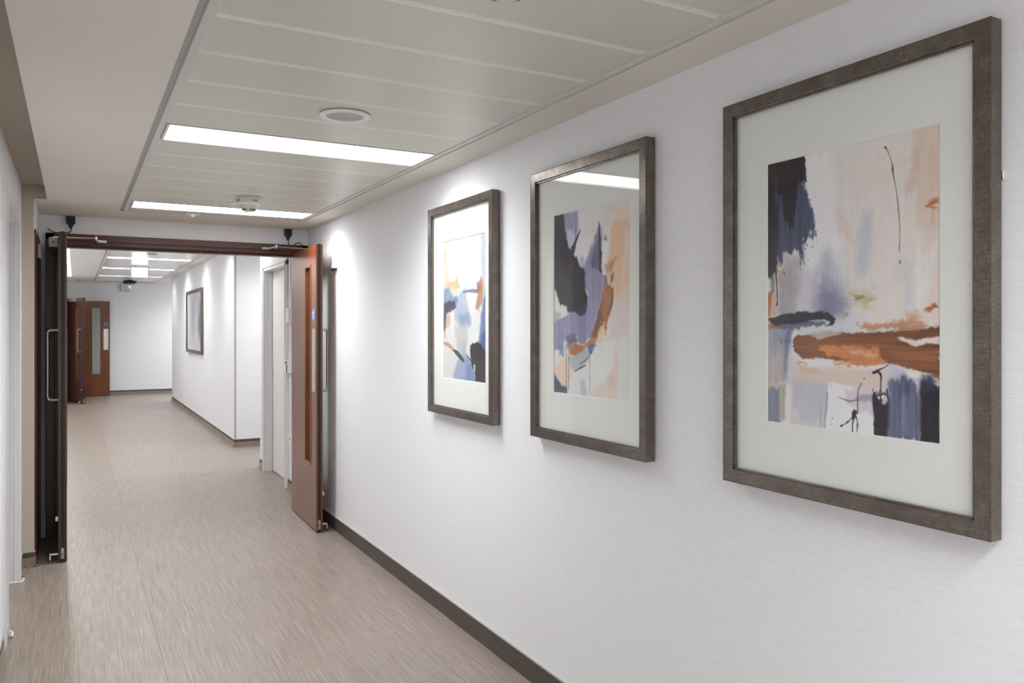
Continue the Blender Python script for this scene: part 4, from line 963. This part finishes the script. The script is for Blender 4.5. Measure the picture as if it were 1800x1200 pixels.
def framed_print(xw, y0, y1, z0, z1, p, art, label, face=.036, depth=.036, gap=.006, group='framed abstract prints in pewter frames'):
    """frame on a wall at x = xw; y0 > y1 are its far and near ends; p = (far y, near y, top z, bottom z) of the mount window"""
    r = empty('framed_print', (xw, (y0+y1)/2, z0), label=label, cat='picture', group=group)
    xb = xw-gap; xf = xb-depth
    def rail(y_a, y_b, z_a, z_b):
        return MB().box(xf, min(y_a, y_b), z_a, xb, max(y_a, y_b), z_b, .0018, 2)
    def mitred(side):
        b = MB(); bm = b.bm
        o = [(y0, z0), (y1, z0), (y1, z1), (y0, z1)]
        i = [(y0-face, z0+face), (y1+face, z0+face), (y1+face, z1-face), (y0-face, z1-face)]
        k = [(0, 1), (1, 2), (2, 3), (3, 0)][side]
        A, B, C_, D = o[k[0]], o[k[1]], i[k[1]], i[k[0]]
        f = [bm.verts.new((xf, q[0], q[1])) for q in (A, B, C_, D)]
        g = [bm.verts.new((xb, q[0], q[1])) for q in (A, B, C_, D)]
        bm.faces.new(f); bm.faces.new(g[::-1])
        for n_ in range(4): bm.faces.new((f[n_], g[n_], g[(n_+1) % 4], f[(n_+1) % 4]))
        es = [e for e in bm.edges if abs(e.verts[0].co.x-xf) < 1e-6 and abs(e.verts[1].co.x-xf) < 1e-6 and e.verts[0].co != e.verts[1].co]
        es = [e for e in es if {round(e.verts[0].co.y, 5), round(e.verts[0].co.z, 5)} and (e in bm.edges) and (abs(e.verts[0].co.y-e.verts[1].co.y) < 1e-6 or abs(e.verts[0].co.z-e.verts[1].co.z) < 1e-6)]
        bmesh.ops.bevel(bm, geom=es, offset=.0016, segments=2, affect='EDGES', profile=.5)
        return b
    for s_ in range(4): mitred(s_).build('frame_rail', 'frame', r)
    ya, yb, za, zb = y0-face, y1+face, z0+face, z1-face
    b = MB(); q = .0022; xa, xc = xf-.0003, xf+.002
    b.box(xa, y1, z0, xc, y1+q, z1); b.box(xa, y0-q, z0, xc, y0, z1)
    b.box(xa, y1, z0, xc, y0, z0+q); b.box(xa, y1, z1-q, xc, y0, z1)
    b.build('edge_line', 'skirt', r)
    # inner lip
    b = MB(); l = .0045; xl0, xl1 = xf+.005, xf+.012
    b.box(xl0, ya-l, za, xl1, ya+.003, zb); b.box(xl0, yb-.003, za, xl1, yb+l, zb)
    b.box(xl0, yb, za-.003, xl1, ya, za+l); b.box(xl0, yb, zb-l, xl1, ya, zb+.003)
    b.build('inner_lip', 'frame', r)
    MB().box(xf+.0130, yb-.004, za-.004, xf+.0145, ya+.004, zb+.004).build('picture_glass', 'glass', r)
    xm0, xm1 = xf+.018, xf+.0205
    b = MB()
    b.box(xm0, p[0], za-.005, xm1, ya+.005, zb+.005); b.box(xm0, yb-.005, za-.005, xm1, p[1], zb+.005)
    b.box(xm0, p[1], p[2], xm1, p[0], zb+.005); b.box(xm0, p[1], za-.005, xm1, p[0], p[3])
    b.build('mount_board', 'mat', r)
    b = MB(); e = .0022
    for (A, B) in (((p[0], p[2]), (p[1], p[2])), ((p[1], p[2]), (p[1], p[3])), ((p[1], p[3]), (p[0], p[3])), ((p[0], p[3]), (p[0], p[2]))):
        cy = lambda q: q[0]+(e if q[0] == p[1] else -e); cz = lambda q: q[1]+(-e if q[1] == p[2] else e)
        b.quad((xm0-.0001, A[0], A[1]), (xm0-.0001, B[0], B[1]), (xm1+.0002, cy(B), cz(B)), (xm1+.0002, cy(A), cz(A)))
    b.build('mount_bevel', 'bevel', r)
    o = bpy.data.objects.new('art_print', art); col.objects.link(o); o.parent = r
    o.location = (xm1+.0006-xw, p[0]-(y0+y1)/2, p[2]-z0)
    MB().box(xb-.008, yb-.01, za-.01, xb-.002, ya+.01, zb+.01).build('backing_board', 'groove', r)
    zz = z0+(z1-z0)*.70
    MB().box(xb-.001, y0-.032, zz-.012, xw, y0-.008, zz+.012, .001).build('hanging_clip', 'chrome', r)
    MB().box(xb+.0005, y1-.0035, zz-.008, xw, y1+.024, zz+.010, .0008).build('hanging_clip', 'chrome', r)
    return r

XP = XR
a3 = art_mesh('art_print', ART_BAND, (222, 218, 217), .485, .690, 340, 480, 3)
framed_print(XP, 1.674, .926, 1.024, 2.075, (1.53, 1.045, 1.891, 1.202), a3, 'nearest and largest-looking framed print with broad brown band and black upper corner')
a2 = art_mesh('art_print', ART_SWIRL, (216, 216, 213), .480, .684, 240, 340, 11)
framed_print(XP, 2.757, 2.020, 1.022, 2.068, (2.609, 2.129, 1.888, 1.205), a2, 'middle framed print with black and lavender swirl and peach right side')
a1 = art_mesh('art_print', ART_PALE, (233, 233, 231), .475, .684, 200, 290, 23, .86)
framed_print(XP, 3.815, 3.090, 1.025, 2.064, (3.665, 3.190, 1.887, 1.204), a1, 'third framed print from the right edge, pale with blue and black lower corner')
ART_FAR = [
 ('P', (206, 208, 214), .9, .10, .03, 'v', (.10, .0, .9, .0, .9, .58, .10, .58)),
 ('P', (176, 188, 208), .9, .10, .03, 'v', (.28, .10, .50, .10, .50, .44, .28, .44)),
 ('P', (226, 225, 228), .9, .06, .03, 'v', (.5, .1, .66, .1, .66, .5, .5, .5)),
 ('P', (92, 82, 100), 1, .03, .03, 'v', (.84, .25, 1.0, .05, 1.0, .58, .94, .50, .80, .36)),
 ('P', (150, 124, 112), .8, .03, .03, 'v', (.9, .08, 1.0, .02, 1.0, .2, .9, .22))]
a4 = art_mesh('art_print', ART_FAR, (222, 222, 224), 1.44, .80, 120, 70, 31)
framed_print(XRF, 14.72, 12.86, 1.06, 2.085, (14.50, 13.06, 1.975, 1.175), a4, 'wide framed picture on the far right wall beyond the doors', face=.045, depth=.032)

# ================================================================ CEILING FITTINGS
def smoke_detector(x, y, z, R, label, group=None):
    r = empty('smoke_detector', (x, y, z), label=label, cat='smoke detector', group=group)
    MB().lathe([(R*.98, 0), (R, -.006), (R*.99, -.028), (R*.90, -.034)], 48, (x, y, z)).build('detector_base', 'cream_p', r, True)
    MB().lathe([(R*.86, -.030), (R*.88, -.038), (R*.80, -.046)], 48, (x, y, z)).build('detector_collar', 'white_p', r, True)
    MB().lathe([(R*.78, -.044), (R*.72, -.056), (R*.56, -.070), (R*.52, -.078), (R*.40, -.083), (.001, -.084)], 48, (x, y, z)).build('detector_dome', 'cream_p', r, True)
    b = MB()
    for k in range(12):
        if k % 3 == 2: continue
        a = 2*math.pi*k/12+.2
        for q in (-.13, 0, .13):
            ca, sa = math.cos(a+q), math.sin(a+q); rr = R*.545
            b.box(x+rr*ca-.0045, y+rr*sa-.0045, z-.0765, x+rr*ca+.0045, y+rr*sa+.0045, z-.0715)
    for k in range(4):
        a = math.radians(-70+k*90); 
        for q in (-.16, -.08, 0, .08, .16):
            ca, sa = math.cos(a+q), math.sin(a+q); rr = R*.985
            b.box(x+rr*ca-.0035, y+rr*sa-.0035, z-.0235, x+rr*ca+.0035, y+rr*sa+.0035, z-.0195)
    b.build('vent_slots', 'seal', r)['kind'] = 'stuff'
    return r
smoke_detector(.925, 4.99, ZC, .072, 'cream domed smoke detector hanging before the second ceiling light', 'domed smoke detectors')
smoke_detector(.812, 1.50, ZC, .068, 'cream smoke detector cut by the top edge of the picture', 'domed smoke detectors')
r = empty('ceiling_speaker', (.880, 2.885, ZC), label='round flush ceiling speaker with grey mesh before the first ceiling light', cat='speaker')
MB().lathe([(.092, -.0005), (.094, -.004), (.090, -.008), (.074, -.0095), (.069, -.006), (.068, .002), (.068, .006), (.092, .006)], 64, (.880, 2.885, ZC)).build('speaker_ring', 'white_p', r, True)
MB().lathe([(.001, -.0035), (.05, -.0035), (.0675, -.003), (.0675, .004)], 64, (.880, 2.885, ZC)).build('speaker_mesh', 'grey_mesh', r, True)
r = empty('indicator_disc', (.879, 5.235, ZC), label='small flat white disc on the ceiling left of the smoke detector', cat='ceiling disc')
MB().lathe([(.030, .001), (.031, -.003), (.027, -.006), (.012, -.0065), (.001, -.0065)], 32, (.879, 5.235, ZC)).build('disc', 'white_p', r, True)
r = empty('ceiling_sensor', (.712, 5.875, ZC), label='small white ceiling sensor plate with tiny dome behind the second ceiling light', cat='sensor')
MB().box(.668, 5.835, ZC-.006, .756, 5.905, ZC+.001, .002).build('sensor_plate', 'white_p', r)
MB().lathe([(.018, -.005), (.017, -.014), (.010, -.022), (.001, -.025)], 24, (.712, 5.870, ZC)).build('sensor_dome', 'white_p', r, True)

def plug(x, label, pts, loop):
    r = empty('power_plug', (x, YD, 2.19), label=label, cat='plug', group='black plugs above the timber header')
    MB().box(x-.028, YD-.045, 2.188, x+.028, YD, 2.240, .006, 2).build('plug_body', 'black', r)
    b = MB(); b.lathe([(.020, 0), (.019, -.010), (.012, -.016), (.0115, -.028), (.007, -.034)], 20, (x+pts[0][0]*0, YD-.024, 2.190)); b.build('strain_relief', 'black', r, True)
    b = MB(); b.tube(pts, .0034, 8)
    if loop: b.tube(loop, .0034, 8)
    b.build('cable', 'black', r, True)
plug(-.026, 'black plug with trailing cable above the left leaf', [(-.026, YD-.024, 2.158), (-.024, YD-.02, 2.145), (-.034, YD-.014, 2.130), (-.055, YD-.012, 2.124), (-.080, YD-.012, 2.122), (-.101, YD-.012, 2.122), (-.125, YD-.014, 2.124), (-.146, YD-.014, 2.131), (-.168, YD-.012, 2.148)], None)
plug(1.481, 'black plug with short cable above the right leaf', [(1.481, YD-.024, 2.158), (1.487, YD-.02, 2.143), (1.490, YD-.012, 2.126), (1.492, YD-.006, 2.112)],
     [(1.524, YD-.008, 2.112), (1.535, YD-.012, 2.124), (1.552, YD-.014, 2.137), (1.572, YD-.014, 2.139), (1.592, YD-.012, 2.128), (1.604, YD-.008, 2.112)])

def wall_unit(name, b0, b1, label, mat='white_p', cat='sensor', dark=None, group=None):
    r = empty(name, ((b0[0]+b1[0])/2, (b0[1]+b1[1])/2, b0[2]), label=label, cat=cat, group=group)
    MB().box(*b0, *b1, .003, 2).build('unit_body', mat, r)
    if dark: MB().box(*dark[0], *dark[1], .001).build('unit_insert', dark[2], r)
    return r
wall_unit('door_sensor', (XR-.028, 5.575, 1.885), (XR, 5.665, 1.975), 'small white box on the right wall behind the right leaf', dark=((XR-.024, 5.59, 1.872), (XR-.004, 5.65, 1.886), 'seal'), group='white door sensors')
wall_unit('door_sensor', (-.207, 5.90, 1.905), (-.191, 6.00, 1.995), 'small white box on the dark service door behind the left leaf', dark=((-.207, 5.92, 1.895), (-.195, 5.98, 1.906), 'seal'), group='white door sensors')
wall_unit('access_reader', (1.668, 7.17, 1.505), (1.70, 7.262, 1.635), 'white box on the wall right of the off-white door casing')
r = wall_unit('door_release', (1.655, 7.15, 1.055), (1.70, 7.25, 1.165), 'rounded white wall unit with blue mark beside the off-white door', dark=((1.652, 7.155, 1.06), (1.656, 7.18, 1.13), 'seal'))
MB().lathe([(.001, -.012), (.010, -.010), (.014, 0)], 20, (1.654, 7.185, 1.150), 'x').build('blue_button', 'dot', r, True)
wall_unit('wall_socket', (1.688, 7.15, .40), (1.70, 7.25, .50), 'small white socket plate low on the wall beside the off-white door', cat='socket', dark=((1.685, 7.185, .46), (1.689, 7.205, .475), 'seal'))
MBp = MB().box(1.692, 7.205, .50, 1.70, 7.235, 1.055, .001); MBp.box(1.692, 7.205, 1.165, 1.70, 7.235, 1.505, .001); MBp.box(1.692, 7.205, 1.635, 1.70, 7.235, 2.45, .001)
o = MBp.build('cable_trunking', 'white_p'); tag(o, 'white cable trunking running up the wall beside the off-white door', 'trunking')

# far ceiling objects
r = empty('exit_sign', (.906, 14.0, ZF), label='lit white sign box hanging from the far ceiling', cat='sign')
b = MB(); b.box(.770, 13.965, 2.262, 1.042, 14.035, 2.444, .004); b.build('sign_housing', 'rim', r)
MB().box(.792, 13.960, 2.280, 1.020, 13.966, 2.426, .001).build('sign_face', 'sign_lit', r)
for q in (.85, .96): MB().cyl((q, 14.0, 2.452), .006, .018).build('hanging_rod', 'silver', r)
r = empty('ceiling_camera', (.965, 17.7, ZF), label='black ceiling-mounted camera unit with clear bulb near the end wall', cat='camera')
MB().box(.840, 17.62, 2.435, .960, 17.78, ZF, .003).build('mount_plate', 'cream_p', r)
MB().lathe([(.05, .0), (.055, -.012), (.125, -.022), (.132, -.045), (.11, -.075), (.001, -.085)], 40, (.965, 17.7, 2.44)).build('camera_body', 'black', r, True)
for dx in (-.055, .01, .06): MB().cyl((.965+dx, 17.66, 2.372), .018, .045, 'z', 16).build('lens_barrel', 'black', r)
MB().lathe([(.012, 0), (.022, -.02), (.028, -.06), (.020, -.10), (.001, -.115)], 24, (.955, 17.62, 2.352)).build('clear_bulb', 'chrome', r, True)
wall_unit('junction_box', (.885, YE-.05, 2.270), (1.07, YE, 2.445), 'square white box high on the end wall', mat='box_grey', cat='box', dark=((.965, YE-.056, 2.285), (.995, YE-.05, 2.305), 'dot'))
for x, y, lab in ((.911, 11.70, 'flush disc in the far ceiling just beyond the header'), (.082, 18.65, 'flush disc in the far ceiling margin near the end wall')):
    r = empty('ceiling_disc', (x, y, ZF), label=lab, cat='ceiling disc', group='flush discs in the far ceiling')
    MB().lathe([(.062, .001), (.063, -.005), (.055, -.008), (.050, -.004), (.001, -.004)], 32, (x, y, ZF)).build('disc', 'silver', r, True)
